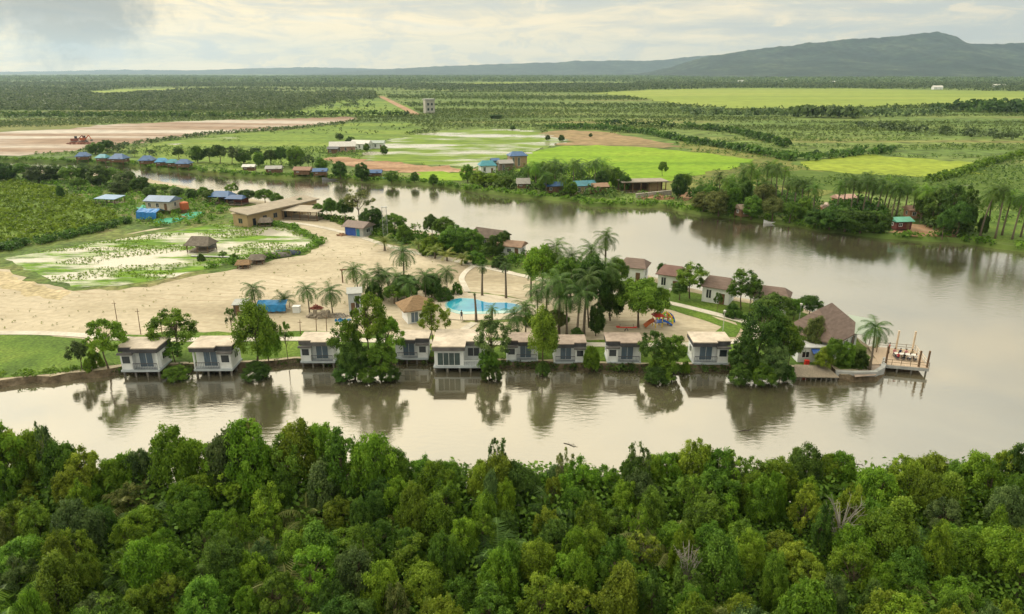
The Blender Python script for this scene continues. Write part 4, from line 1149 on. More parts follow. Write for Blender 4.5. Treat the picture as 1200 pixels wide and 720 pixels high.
# pool pavilion with a brown hip roof
def pavilion():
    o = empty('pool_house', gp(489, 374, LAND), R(24), 'small white pool house with a brown thatched hip roof', 'house')
    MB().box(-2.2, 2.2, -1.9, 1.9, -.1, 2.5).build('wall', WHITE_, o)
    MB().gable(-3.1, 3.1, -2.8, 2.8, 2.45, 4.4, hip=2.7, t=.15).build('roof', THATCH, o)
    win(o, -1.6, -.4, .2, 2.0, -1.9, CURTAIN, mull=1); win(o, .4, 1.5, .9, 2.0, -1.9)
    win(o, -.8, .6, .2, 2.0, 2.2, CURTAIN, axis='x', mull=1, out=1)
pavilion()
def flat_shed(px, yb, rz, Wd, D, h, name, label, wallm, roofm, cat='shed', slope=.25, zb=LAND, door=None):
    o = empty(name, gp(px, yb, zb), rz, label, cat)
    x, y = Wd/2, D/2
    wb = MB(); wb.add([(-x,-y,-.1),(x,-y,-.1),(x,y,-.1),(-x,y,-.1),(-x,-y,h),(x,-y,h),(x,y,h+slope),(-x,y,h+slope)], [(0,3,2,1),(4,5,6,7),(0,1,5,4),(1,2,6,5),(2,3,7,6),(3,0,4,7)])
    wb.build('wall', wallm, o)
    a = .25
    MB().add([(-x-a,-y-a,h+.02),(x+a,-y-a,h+.02),(x+a,y+a,h+slope+.06),(-x-a,y+a,h+slope+.06),(-x-a,-y-a,h+.10),(x+a,-y-a,h+.10),(x+a,y+a,h+slope+.14),(-x-a,y+a,h+slope+.14)], [(0,3,2,1),(4,5,6,7),(0,1,5,4),(1,2,6,5),(2,3,7,6),(3,0,4,7)]).build('roof', roofm, o)
    MB().box(-x*.3-.4, -x*.3+.4, -y-.04, -y-.004, 0, 1.9).build('door', door or WOOD, o)
    win(o, x*.3-.3, x*.3+.4, .9, h-.4, -y, mull=0)
    return o
flat_shed(417, 364, R(12), 2.3, 2.6, 3.6, 'pump_house', 'tall narrow pale grey hut beside the building materials', BLUEWHITE, STEEL, 'hut')
flat_shed(284, 367, R(6), 2.2, 2.2, 1.9, 'tool_shed', 'small dark shed with pale tin roof by the blue tarpaulin', ROOFDARK, STEEL)
def tarp_shelter(px, yb, rz, Wd, D, h, label, m_=TARP, name='tarpaulin_shelter'):
    o = empty(name, gp(px, yb, LAND), rz, label, 'shelter')
    rr = random.Random(int(px)); n = 10; vs = []; fs = []
    for i in range(n+1):
        for k in range(5):
            vs.append((-Wd/2+Wd*i/n, -D/2+D*k/4, h*(1-.25*abs(k-2)/2)+rr.uniform(-.14,.1)))
    for i in range(n):
        for k in range(4): a = i*5+k; fs.append((a, a+5, a+6, a+1))
    k0 = len(vs)
    for i in range(n+1): vs.append((-Wd/2+Wd*i/n, -D/2-.35+rr.uniform(-.1,.1), .35+rr.uniform(-.1,.2)))
    for i in range(n): fs.append((i*5, k0+i, k0+i+1, i*5+5))
    t = MB().add(vs, fs).build('tarpaulin', m_, o)
    md = t.modifiers.new('thick', 'SOLIDIFY'); md.thickness = .03
    for a in (-1, 1):
        for b in (-1, 1): MB().tube([(a*Wd*.48, b*D*.46, -.1), (a*Wd*.48, b*D*.46, h*.80)], .05, 5).build('pole', WOOD, o)
tarp_shelter(321, 364, R(3), 5.2, 3.0, 2.0, 'blue tarpaulin shelter among small palms on the sand')
# building materials
def heap(name, loc, w_, d_, h_, m_, label, cat, seed=1, n=60, sz=.35):
    rr = random.Random(seed); mb = MB()
    for i in range(n):
        a = rr.uniform(0, 2*PI); r_ = math.sqrt(rr.random())
        x, y = r_*math.cos(a)*w_/2, r_*math.sin(a)*d_/2; zt = h_*(1-r_**1.5)*rr.uniform(.5, 1)
        p = Vector((x, y, max(.06, zt))); d = Vector((rr.gauss(0,1), rr.gauss(0,1), rr.gauss(0,.35))).normalized()*sz*rr.uniform(.5, 1.4)
        mb.bar(p-d*.5, p+d*.5, sz*rr.uniform(.25, .7), sz*rr.uniform(.2, .5))
    mb.add([(w_*.46*math.cos(2*PI*k/12)*(1+.1*math.sin(k*5)), d_*.46*math.sin(2*PI*k/12), -.05) for k in range(12)] + [(0,0,h_*.75)], [(k, (k+1) % 12, 12) for k in range(12)])
    o = mb.build(name, m_); o.location = loc
    return tag(o, label, cat)
heap('timber_pile', gp(378, 371, LAND), 5.0, 1.6, .6, WOODG, 'pile of pale planks lying across the building yard', 'timber pile', 3, 50, 1.2)
heap('rubble_pile', gp(397, 371, LAND), 3.6, 2.0, .7, RUBBLE, 'heap of grey rubble next to the tall narrow hut', 'rubble', 5, 80, .3)
heap('brick_pile', gp(371, 362, LAND), 2.6, 1.4, .9, BRICKRED, 'stack of red brown bricks under a small palm', 'brick pile', 8, 70, .3)
heap('scrap_pile', gp(402, 376, LAND), 2.6, 1.4, .4, TARP, 'crumpled blue sheet beside the rubble heap', 'tarpaulin', 9, 20, .5)
heap('earth_mound', gp(400, 276, LAND), 3.4, 2.0, .7, DIRTMOUND, 'small brown earth mound near the blue fronted hut', 'mound', 10, 30, .4)
tag(MB().box(-.6,.6,-.5,.5,0,1.1).box(-.3,.3,-.52,-.504,.1,.8).box(-.66,.66,-.56,.56,1.104,1.2).build('white_tank_box', WHITE_), 'white water tank box beside the blue shelter', 'water tank').location = gp(348, 366, LAND)
# fence posts, poles
k = 0
for px, yb, hh, lb in ((352,392,2.6,'thin fence pole closest to the tall feathery tree, on the cabin verge'),(371,391,3.0,'thin fence pole above the roof of the third cabin'),(383,391,3.3,'thicker fence pole beside the dense tree clump'),(140,393,6.0,'tall thin utility pole on the verge by the lawn path'),(165,392,4.5,'shorter thin pole on the verge behind the upstream cabin'),(190,392,4.2,'thin pole behind the broad open tree')):
    p = gp(px, yb, LAND)
    o = tag(MB().tube([(0,0,-.3),(.08,0,hh*.5),(.16,.02,hh)], [.075,.06,.04], 6).bar((-.25,0,hh-.5),(.45,0,hh-.5),.06).build('wooden_pole', WOOD), lb, 'pole'); o.location = p
# gate posts with a beam
o = empty('timber_gateway', gp(408, 331, LAND), R(10), 'dark timber gateway frame beside the palm row', 'gateway')
MB().box(-1.2,-.95,-.12,.12,-.1,2.6).build('post', WOOD, o); MB().box(.95,1.2,-.12,.12,-.1,2.6).build('post', WOOD, o); MB().box(-1.5,1.5,-.16,.16,2.604,2.85).build('beam', WOOD, o)
# lamp posts on the loop path
def lamp(px, yb, h, label):
    o = empty('street_lamp', gp(px, yb, LAND), 0, label, 'lamp post')
    MB().tube([(0,0,-.1),(0,0,h)], [.07,.045], 7).build('post', LAMPW, o)
    MB().tube([(0,0,h),(0,0,h+.12),(0,0,h+.42),(0,0,h+.5)], [.08,.2,.24,.06], 8).build('lantern', LAMPW, o)
lamp(847, 388, 3.2, 'lamp post at the corner of the playground lawn')
lamp(784, 357, 2.6, 'lamp post where the loop path meets the playground')
lamp(897, 378, 3.0, 'lamp post beside the path bend near the dark trees')
lamp(936, 378, 3.0, 'lamp post on the lawn between the bungalow and restaurant')

# playground
def climbing_frame(px, yb, label, cols, seed):
    o = empty('climbing_frame', gp(px, yb, LAND), R(20), label, 'play equipment')
    for k, m_ in enumerate(cols):
        a = PI*k/len(cols); mb = MB(); n = 10
        pts = [Vector((1.5*math.cos(t)*math.cos(a), 1.5*math.cos(t)*math.sin(a), 1.75*math.sin(t))) for t in np.linspace(0, PI, n)]
        mb.tube(pts, .13, 6, 0).build('arch', m_, o)
    for zz, rr_c, m_ in ((.55,1.42,cols[1]),(1.15,1.12,cols[2])):
        mb = MB(); pts = [Vector((rr_c*math.cos(2*PI*t/14), rr_c*math.sin(2*PI*t/14), zz)) for t in range(15)]
        mb.tube(pts, .10, 6).build('ring', m_, o)
climbing_frame(780, 377, 'dome climbing frame of yellow, green and blue arches on the sand', [YEL, GRN, ORANGE, YEL, BLU], 1)
def play_tower():
    o = empty('play_tower', gp(770, 383, LAND), R(15), 'red roofed play tower with a blue slide and orange tunnel', 'play equipment')
    for a in (-.6, .6):
        for b in (-.6, .6): MB().tube([(a,b,-.1),(a,b,2.0)], .07, 6).build('post', YEL, o)
    MB().box(-.7,.7,-.7,.7,.9,1.0).build('platform', BLU, o)
    MB().gable(-.85,.85,-.85,.85,2.0,2.8,hip=.8).build('roof', RED, o)
    s = MB(); pts = [Vector((.7+1.9*t, -.1, 1.05-1.0*t+.12*math.sin(PI*t))) for t in np.linspace(0,1,7)]
    for i in range(6): s.bar(pts[i], pts[i+1], .7, .06); s.bar(pts[i]+Vector((0,.36,.12)), pts[i+1]+Vector((0,.36,.12)), .06, .26); s.bar(pts[i]+Vector((0,-.36,.12)), pts[i+1]+Vector((0,-.36,.12)), .06, .26)
    s.build('slide', BLU, o)
    t = MB(); t.tube([(-.7,0,1.3),(-1.3,0,1.1),(-1.9,.1,.6),(-2.3,.1,.3)], .38, 10).build('tunnel', ORANGE, o)
play_tower()
def spring_ride():
    o = empty('seesaw', gp(734, 388, LAND), R(8), 'red seesaw with dark seats on the sand behind the cabins', 'seesaw')
    MB().bar((-1.7,0,.75),(1.7,0,.5),.16).build('beam', RED, o)
    MB().bar((-.3,0,.0),(0,0,.6),.12).bar((.3,0,0),(0,0,.6),.12).build('stand', RAIL, o)
    for s in (-1, 1):
        MB().box(s*1.5-.28, s*1.5+.28, -.22,.22, .66-s*.1, .8-s*.1).build('seat', RED, o)
        MB().bar((s*1.15,0,.7-s*.08),(s*1.15,0,1.15-s*.08),.05).bar((s*1.15,-.25,1.15-s*.08),(s*1.15,.25,1.15-s*.08),.05).build('handle', RAIL, o)
spring_ride()

# ---------------------------------------------------------------- upper part of the spit
def long_house():
    A = gp(291, 267, LAND); B = gp(372, 247, LAND); d = (B-A); L_ = d.length; rz = math.atan2(d.y, d.x)
    o = empty('long_ochre_building', A, rz, 'long ochre walled building with a flat tan roof and a row of dark openings', 'building')
    D = 5.5
    MB().box(0, L_, 0, D, -.1, 3.4).build('wall', OCHRE, o)
    MB().add([(-.5,-.8,3.42),(L_+.5,-.8,3.42),(L_+.5,D+.4,4.1),(-.5,D+.4,4.1),(-.5,-.8,3.75),(L_+.5,-.8,3.75),(L_+.5,D+.4,4.4),(-.5,D+.4,4.4)], [(0,3,2,1),(4,5,6,7),(0,1,5,4),(1,2,6,5),(2,3,7,6),(3,0,4,7)]).build('roof', OCHREROOF, o)
    n = 7
    for k in range(n):
        x = L_*(k+.6)/n
        if k % 3 == 0: MB().box(x-.55, x+.55, -.05, -.004, 0, 2.2).build('door', GLASS, o)
        else: win(o, x-.7, x+.7, 1.0, 2.3, 0, frame=OCHREROOF, mull=1)
    win(o, 2, 3.4, 1.0, 2.3, 0, frame=OCHREROOF, axis='x', out=-1)
long_house()
def open_shed(px, yb, rz, Wd, D, h, roofm, name, label, zb=LAND, cat='shelter', posts=3, back=None, hipr=None):
    o = empty(name, gp(px, yb, zb), rz, label, cat)
    x, y = Wd/2, D/2
    if hipr is None:
        MB().add([(-x-.4,-y-.4,h),(x+.4,-y-.4,h),(x+.4,y+.4,h+.5),(-x-.4,y+.4,h+.5),(-x-.4,-y-.4,h+.14),(x+.4,-y-.4,h+.14),(x+.4,y+.4,h+.64),(-x-.4,y+.4,h+.64)], [(0,3,2,1),(4,5,6,7),(0,1,5,4),(1,2,6,5),(2,3,7,6),(3,0,4,7)]).build('roof', roofm, o)
    else:
        MB().gable(-x-.5, x+.5, -y-.5, y+.5, h, h+hipr, hip=x*.35).build('roof', roofm, o)
    for k in range(posts):
        xx = -x + Wd*k/(posts-1)
        for yy in (-y, y): MB().box(xx-.08, xx+.08, yy-.08, yy+.08, -.8, h+(0 if yy < 0 else (.35 if hipr is None else 0))).build('post', WOOD, o)
    MB().box(-x, x, -y, y, .25, .36).build('floor', WOODG, o)
    if back: MB().box(-x, x, y-.15, y-.09, .37, h).build('wall', back, o)
    return o
open_shed(358, 256, R(-14), 11, 6, 2.6, mat('grey_sheet_roof', (.40,.35,.28), .7, .3, .4), 'open_shed', 'open sided shed with a grey roof joining the long ochre building', posts=5)
def blue_hut():
    o = empty('blue_fronted_hut', gp(421, 275, LAND), R(-24), 'small hut with blue front boards and a brown gable roof', 'hut')
    MB().box(-2.9,2.9,-2.2,2.2,-.1,2.4).build('wall', CONC, o)
    MB().box(-2.7,.6,-2.26,-2.204,.1,2.2).build('shutter', BLUEPAINT, o)
    MB().box(.8,1.8,-2.26,-2.204,.05,2.0).build('door', TEALROOF, o)
    MB().gable(-3.5,3.5,-2.9,2.9,2.4,3.7).build('roof', mat('grey_brown_roof', (.24,.19,.17), .85, .3, .7, .2, stretch=(5,1,1)), o)
    win(o, -.8, .8, .9, 1.9, 2.9, axis='x', out=1); 
blue_hut()
# steel lattice tower
def lattice():
    px, yb = 452, 279
    h = hgt(px, yb, 243, LAND)
    o = empty('lattice_tower', gp(px, yb, LAND), R(15), 'pale steel lattice tower beside the path', 'tower')
    c = [(-.6,-.6),(.6,-.6),(.6,.6),(-.6,.6)]
    mb = MB()
    for a, b in c: mb.bar((a,b,-.1),(a*.9,b*.9,h),.06)
    n = 7; br = MB()
    for k in range(n):
        z0, z1 = h*k/n, h*(k+1)/n
        for i in range(4):
            (a,b),(d,e) = c[i], c[(i+1) % 4]
            br.bar((a,b,z0),(d,e,z1),.03); br.bar((a,b,z1),(d,e,z1),.03)
    mb.build('leg_frame', STEEL, o); br.build('brace', STEEL, o)
    MB().box(-.75,.75,-.75,.75,h+.02,h+.1).build('platform', STEEL, o)
lattice()
# houses by the upper shore
house(575, 287, R(-32), 7.5, 5.5, 2.4, 1.7, ROOFDARK, WOODG, 'old_house', 'old house with a dark sagging roof among trees on the upper shore', wins=3)
house(600, 298, R(-20), 5.5, 4.0, 2.3, 1.1, mat('rusty_brown_roof', (.27,.18,.13), .85, .35, .7), WHITE_, 'old_house', 'lower brown roofed house with pale walls behind the round central tree', wins=3)
# family house with blue sheets
house(193, 249, R(-10), 8.0, 5.5, 2.6, 1.4, BLUEGREYROOF, mat('cream_wall', (.55,.50,.42), .85), 'blue_roofed_house', 'raised house with blue grey roof surrounded by blue and green sheets', base=1.2, wins=3)
tarp_shelter(178, 257, R(-10), 6.5, 4.0, 3.2, 'bright blue tarpaulin lean-to against the blue roofed house', mat('bright_blue_tarp', (.02,.20,.55), .5, .35, 1.2, .5))
def net(name, px, z, m_, label, amp=.5):
    rr = random.Random(hash_seed(name)); c = smooth_closed(px, 0, 3); cc = sum(c, Vector())/len(c); n = len(c)
    vs = [(p.x, p.y, z+.02) for p in c] + [(cc.x+(p.x-cc.x)*.8, cc.y+(p.y-cc.y)*.8, z+amp*rr.uniform(.4,1)) for p in c] + [(cc.x, cc.y, z+amp*.8)]
    fs = [(i, (i+1) % n, n+(i+1) % n, n+i) for i in range(n)] + [(n+i, n+(i+1) % n, 2*n) for i in range(n)]
    return tag(MB().add(vs, fs).build(name, m_), label, 'net')
net('green_net', [(180,264),(200,260),(222,253),(238,252),(236,258),(215,262),(196,266)], LAND, GREENNET, 'green netting spread on the ground in front of the blue roofed house')
net('green_net', [(160,250),(172,246),(178,250),(170,257),(163,257)], LAND, GREENNET, 'green netting heaped at the pond side of the blue lean-to', 1.2)
o = empty('water_tank', gp(217, 249, LAND), 0, 'orange water tank on a stand beside the blue roofed house', 'water tank')
MB().tube([(0,0,1.0),(0,0,1.1),(0,0,3.0),(0,0,3.3)], [1.2,1.3,1.3,.6], 14).build('tank', ORANGE, o); MB().box(-1.2,1.2,-1.2,1.2,-.1,.98).build('stand', WOOD, o)
heap('scrap_pile', gp(212, 256, LAND), 5, 3, .9, mat('orange_scrap', (.45,.2,.12), .8, .5, 1.0), 'orange and brown scrap heap between the net and the tank', 'scrap heap', 4, 60, .6)
open_shed(130, 239, R(-12), 7, 4.5, 1.9, mat('pale_blue_roof', (.20,.33,.52), .5, .3, .5), 'field_shelter', 'low field shelter with a pale blue roof beside the bush field', cat='shelter')
open_shed(262, 238, R(-8), 6.0, 5.0, 2.4, BLUEROOF, 'market_stall', 'open stall with a peaked blue roof near the upper river arm', hipr=1.6, back=WOOD)
open_shed(279, 240, R(-8), 5.0, 4.5, 2.2, mat('dark_blue_roof', (.05,.11,.26), .5, .3, .6), 'market_stall', 'open stall with a darker blue roof next to the peaked stall', hipr=1.0, back=BRICKRED)
# pond hut and junk
open_shed(237, 294, R(-6), 5.2, 4.0, 1.7, GREYTHATCH, 'pond_hut', 'grey thatched hut standing over the weedy pond', hipr=1.9, back=CONC)
o = tag(MB().box(-6.0,6.0,-.45,.45,.2,.32).build('boardwalk', CONC), 'narrow pale boardwalk from the pond hut across the weeds', 'boardwalk'); o.location = gp(253, 302, LAND); o.rotation_euler[2] = R(-6)
for px, yb, rz, lb, m_ in ((326,301,10,'dark upturned boat lying at the pond corner',CONCD),(338,298,-8,'blue grey tarpaulin covered boat at the pond corner',mat('dark_tarp',(.05,.07,.12),.6,.4,1.2))):
    o = empty('wooden_boat', gp(px, yb, LAND), R(rz), lb, 'boat')
    vs = []; n = 9
    for i in range(n):
        t = i/(n-1); wv = 1.0*math.sin(PI*(.08+.84*t))**.6
        for a in np.linspace(0, PI, 7): vs.append((-3.0+6.0*t, wv*math.cos(a), .15+1.0*math.sin(a)*(.7+.3*math.sin(PI*t))))
    fs = [(i*7+k, i*7+k+1, i*7+8+k, i*7+7+k) for i in range(n-1) for k in range(6)] + [tuple(range(6,-1,-1)), tuple(range((n-1)*7, n*7))]
    MB().add(vs, fs).build('hull', m_, o, True)
    MB().bar((-2.9,0,1.05),(2.9,0,1.05),.12).build('keel', WOOD, o)
for px, yb, s_, lb in ((302,309,1.0,'little grey thatched hut on the sand beside the dark boats'),(286,314,.85,'low brown brushwood shelter on the edge of the sand'),(312,265,1.1,'small thatched hut in front of the long ochre building')):
    open_shed(px, yb, R(8), 2.6*s_, 2.2*s_, 1.1*s_, GREYTHATCH if px != 286 else THATCH, 'thatched_hut', lb, hipr=1.1*s_, back=WOOD)

# ---------------------------------------------------------------- far bank
def far_house(px, yb, rz, Wd, D, wh, rh, roofm, wallm, label, **k):
    return house(px, yb, R(rz), Wd, D, wh, rh, roofm, wallm, k.pop('name', 'riverside_house'), label, zb=FAR, **k)
far_house(571, 202, 12, 6.5, 5.5, 3.0, 2.0, TEALROOF, WHITE_, 'white house with a bright turquoise roof by the flooded paddies', hip=1.5)
far_house(606, 196, 15, 7.5, 6, 5.2, 1.8, BLUEROOF, mat('tan_brick', (.36,.24,.16), .85), 'two storey brick house with a vivid blue hip roof', hip=2.0, wins=3)
far_house(592, 201, 15, 5.5, 5, 3.6, 1.4, mat('grey_tin', (.30,.29,.28), .6), mat('brown_block', (.2,.15,.12), .85), 'low grey roofed annex below the vivid blue roof')
far_house(580, 196, 15, 3.0, 3, 3.0, 1.0, BLUEROOF, TEALDARK, 'tiny shed with a dull blue roof between the turquoise and vivid blue roofs')
far_house(613, 223, 5, 4.0, 3.5, 1.6, 1.9, mat('silver_thatch', (.34,.33,.31), .9, .3), WOOD, 'grey thatched boathouse on stilts at the water edge', base=.9)
far_house(679, 226, 16, 10.0, 6.0, 2.8, 1.5, TEALDARK, mat('tan_wall', (.42,.32,.2), .85), 'long building with a dull teal roof at the far water edge', wins=4)
o = MB().add([(0,0,0),(2.6,0,0),(2.6,2.4,1.0),(0,2.4,1.0),(0,0,.05),(2.6,0,.05),(2.6,2.4,1.05),(0,2.4,1.05)],[(4,5,6,7),(0,3,2,1),(0,1,5,4),(1,2,6,5),(2,3,7,6),(3,0,4,7)]).build('roof_sheet', WHITE_)
tag(o, 'white sheet lying on the dull teal roof', 'roof sheet'); o.location = gp(677, 226, FAR) + Vector((-1.5, -3.5, 2.86)); o.rotation_euler[2] = R(16)
def river_pavilion():
    o = empty('river_pavilion', gp(752, 224, FAR), R(8), 'long dark brown river pavilion with a wide flat grey roof', 'pavilion')
    MB().box(-8.5, 8.5, -4, 4, 3.6, 3.95).build('roof', mat('grey_brown_sheet', (.30,.26,.22), .7, .3, .4), o)
    MB().box(-8.0, 8.0, 1.0, 3.6, 0, 3.59).build('wall', mat('dark_brown_wall', (.15,.09,.065), .85), o)
    MB().box(2.0, 6.5, -1.5, .99, 0, 3.2).build('room', OCHRE, o)
    for x in np.linspace(-7.6, 7.6, 6): MB().box(x-.14, x+.14, -3.7, -3.42, -.6, 3.59).build('post', WOOD, o)
    MB().box(-8.2, 8.2, -3.9, 1, -.3, .12).build('floor', WOODG, o)
    for z_ in (.6, 1.0): MB().box(-8.0, 8.0, -3.78, -3.72, z_, z_+.08).build('rail', WOOD, o)
river_pavilion()
o = tag(MB().box(-6.5,6.5,-.3,.3,-1.5,1.6).box(-6.6,6.6,-.36,.36,1.604,1.75).build('stone_wall', STONE), 'grey stone wall sloping along the bank below the pavilion', 'wall'); o.location = gp(766, 231, FAR); o.rotation_euler[2] = R(14); o.rotation_euler[1] = R(-3)
o = tag(heap('earth_bank', gp(772, 233, FAR), 14, 5, 1.6, DIRTMOUND, 'bare reddish earth bank below the stone wall', 'earth bank', 12, 60, .6))
o = empty('river_jetty', gp(716, 237, .6), R(18), 'low pale wooden jetty reaching out below the pavilion', 'jetty')
MB().box(-6, 6, -.9, .9, 0, .15).build('deck', PALEPOST, o)
for k in range(6): MB().tube([(-5.5+k*2.2,-.8,-1.8),(-5.5+k*2.2,-.8,-.003)], .1, 6).build('pile', CONCD, o)
def boat(px, yb, rz, L_, m_, label, cover=None):
    o = empty('river_boat', gp(px, yb, .0), R(rz), label, 'boat')
    n = 9; vs = []
    for i in range(n):
        t = i/(n-1); wv = L_*.11*math.sin(PI*(.04+.9*t))**.6; sh = .55+.5*abs(2*t-1)**2.5
        vs += [(-L_/2+L_*t, -wv, sh), (-L_/2+L_*t, -wv*.6, -.25), (-L_/2+L_*t, wv*.6, -.25), (-L_/2+L_*t, wv, sh), (-L_/2+L_*t, wv*.8, .25), (-L_/2+L_*t, -wv*.8, .25)]
    fs = [(i*6+k, i*6+(k+1) % 6, i*6+6+(k+1) % 6, i*6+6+k) for i in range(n-1) for k in range(6)] + [(5,4,3,2,1,0), tuple(range((n-1)*6, n*6))]
    MB().add(vs, fs).build('hull', m_, o)
    for t in (-.2, .1): MB().box(L_*t-.15, L_*t+.15, -L_*.08, L_*.08, .42, .5).build('thwart', WOODG, o)
    if cover: MB().gable(-L_*.2, L_*.2, -L_*.09, L_*.09, 1.3, 1.7).build('canopy', cover, o); [MB().box(a*L_*.19-.04, a*L_*.19+.04, b*L_*.08-.04, b*L_*.08+.04, .3, 1.3).build('post', WOOD, o) for a in (-1, 1) for b in (-1, 1)]
    return o
boat(695, 233, 8, 9, TEALDARK, 'teal river boat moored beside the low jetty')
boat(645, 230, 10, 8, CONCD, 'dark canoe moored under the far bank palms')
boat(600, 226, 5, 6, STEEL, 'pale boat moored by the grey boathouse')
boat(398, 211, 4, 14, mat('grey_boat', (.25,.27,.29), .7), 'long grey boat in mid river below the far hedge')
boat(450, 213, 6, 9, WOODG, 'weathered boat by the blue covered landing', TEALDARK)
boat(905, 262, -6, 5, WHITE_, 'small white boat off the second palm grove')
boat(297, 205, 5, 9, CONCD, 'dark barge under the little white roofed landing')
far_house(439, 209, 4, 5.5, 4, 1.5, 1.2, BLUEROOF, WOOD, 'riverside landing with a low deep blue roof', base=.8)
far_house(293, 202, 3, 4.5, 3.5, 1.6, 1.0, mat('white_tin', (.6,.6,.58), .5), WOOD, 'little landing hut with a white tin roof', base=.8)
for i, (px, yb, s_, m_, lb) in enumerate(((99,189,1.0,BLUEROOF,'blue roofed fishing hut at the upstream end of the row'),(122,191,.9,TEALROOF,'fishing hut with a pale turquoise blue roof'),(141,192,1.2,BLUEROOF,'largest blue roofed fishing hut, its roof peaked, before the grey tree'),(174,194,1.1,BLUEROOF,'wide blue roofed fishing hut just past the gap in the row'),(191,196,.9,mat('sky_blue_roof',(.06,.26,.50),.5,.3,.6),'sky blue roofed fishing hut next to the wide one'),(204,197,.8,TEALROOF,'small turquoise roofed fishing hut third from the downstream end'),(217,198,1.0,BLUEROOF,'blue roofed fishing hut at the downstream end of the row'))):
    far_house(px, yb, 3+rnd.uniform(-12,12), 5.2*s_, 4.4*s_, 1.5, 1.9*s_, m_, WOOD, lb, name='fishing_hut', hip=1.6*s_, base=.9, group='blue roofed fishing huts on the far bank')
far_house(322, 204, 5, 6, 4, 1.6, 1.2, mat('grey_tin_landing', (.34,.34,.33), .6), WOOD, 'grey roofed landing hut just past the little white roofed one', base=.7)
far_house(356, 206, -4, 6.5, 4.5, 1.7, 1.3, mat('rust_tin', (.28,.17,.12), .7), WOOD, 'rusty roofed landing hut under the hedge trees', base=.7)
far_house(376, 207, 6, 5, 4, 1.5, 1.2, BLUEROOF, WOOD, 'small deep blue roofed hut at the end of the hedge', base=.7)
far_house(648, 226, 10, 5.5, 4.5, 2.2, 1.3, BLUEROOF, WOOD, 'blue roofed shack squeezed between the first grove palms', base=.4)
far_house(702, 227, 14, 5, 4, 2.2, 1.2, mat('rust_tin_shack', (.30,.19,.13), .7), WOOD, 'rusty roofed shack beside the dull teal roof', base=.4)
far_house(873, 254, 12, 5, 4, 2.2, 1.2, mat('brown_tin_shack', (.26,.20,.16), .7), WOOD, 'brown roofed shack buried in the second palm grove', base=.4)
# white settlement behind the hedge
far_house(402, 178, 10, 13, 7, 3.0, 2.4, mat('grey_white_roof', (.55,.54,.52), .6, .25), mat('pink_wall', (.42,.27,.22), .85), 'pinkish walled house with a large pale roof by the red road', wins=4)
far_house(424, 175, -12, 10, 6, 3.0, 2.0, mat('pale_tin', (.62,.62,.60), .5), WHITE_, 'white tin roofed house beside the pinkish one', wins=3)
far_house(441, 174, 0, 9, 5, 3.0, 1.4, mat('grey_green_tin', (.36,.42,.40), .5), WHITE_, 'grey green roofed house at the end of the white settlement', wins=3)
far_house(391, 180, 0, 5, 4, 2.4, 1.2, mat('dark_tin', (.12,.13,.15), .6), WOOD, 'small dark roofed hut beside the pinkish house')
# ruined tower
def ruin():
    g = gp(503, 133, FAR); h = hgt(503, 133, 116, FAR); wd = 11/ppm(503, 133, FAR)
    o = empty('concrete_tower_house', g, R(20), 'square grey concrete tower house standing alone in the plantation', 'tower')
    MB().box(-wd/2, wd/2, -wd/2, wd/2, -.2, h*.9).build('wall', mat('tower_concrete', (.45,.44,.41), .9, .35, .15), o)
    MB().box(-wd*.56, wd*.56, -wd*.56, wd*.56, h*.9+.02, h).build('roof', CONC, o)
    for k in range(2):
        for q in range(2): win(o, -wd*.3+q*wd*.4, -wd*.1+q*wd*.4, h*.2+k*h*.35, h*.38+k*h*.35, -wd/2, mull=0)
ruin()
# red machine on the mud flat
def digger(px, yb, rz, s_, m_, label):
    o = empty('excavator', gp(px, yb, FAR), R(rz), label, 'excavator', None, (s_,)*3)
    MB().box(-1.6,1.6,-.5,.5,1.0,2.2).build('body', m_, o); MB().box(.2,1.3,-.45,.45,2.204,3.3).build('cab', GLASS, o)
    for s in (-1, 1): MB().box(-1.9,1.9,s*.9-.28,s*.9+.28,0,.8).build('track', CONCD, o)
    MB().box(-.7,.7,-.7,.7,.8,.996).build('turntable', CONCD, o)
    MB().bar((1.5,0,1.8),(3.6,0,3.6),.35).bar((3.6,0,3.6),(4.8,0,1.6),.28).build('boom', m_, o)
    MB().box(4.5,5.2,-.5,.5,.7,1.5).build('bucket', CONCD, o)
digger(88, 168, 20, 1.25, BRICKRED, 'red excavator with its boom lowered on the mud flat')
digger(98, 167, -10, 1.2, ORANGE, 'smaller orange red excavator standing next to the other')
heap('earth_mound', gp(93, 169, FAR), 18, 8, 1.6, mat('rust_heap', (.27,.12,.085), .9, .4), 'long rust red spoil heap under the excavators', 'mound', 31, 50, 1.2)
# cluster by the second and third groves
heap('rubble_pile', gp(958, 248, FAR), 7, 4, 1.7, mat('orange_rubble', (.42,.22,.13), .9, .5, .8), 'orange rubble heap showing between the palms', 'rubble', 14, 90, .8)
heap('plank_pile', gp(966, 247, FAR), 4, 3, 2.2, mat('pale_plank', (.62,.50,.44), .8, .3), 'pale pinkish planks piled against the orange rubble', 'timber pile', 15, 40, 1.6)
far_house(1053, 269, 8, 4.4, 3.8, 2.1, 1.0, mat('sea_green_roof', (.10,.34,.25), .5, .3, .6), mat('dark_red_wall', (.13,.04,.035), .8), 'dark red boathouse with a sea green roof among the palms', base=.4)
far_house(1072, 255, -6, 5, 4, 2.4, 1.2, mat('pinkish_tin', (.46,.28,.22), .7), mat('orange_wall', (.46,.25,.16), .85), 'orange walled shack behind the sea green roof')
far_house(988, 240, 10, 6, 4, 2.2, 1.2, mat('pink_tin', (.52,.33,.28), .7), mat('orange_wall', (.46,.25,.16), .85), 'pink roofed shack half hidden in the third palm grove')
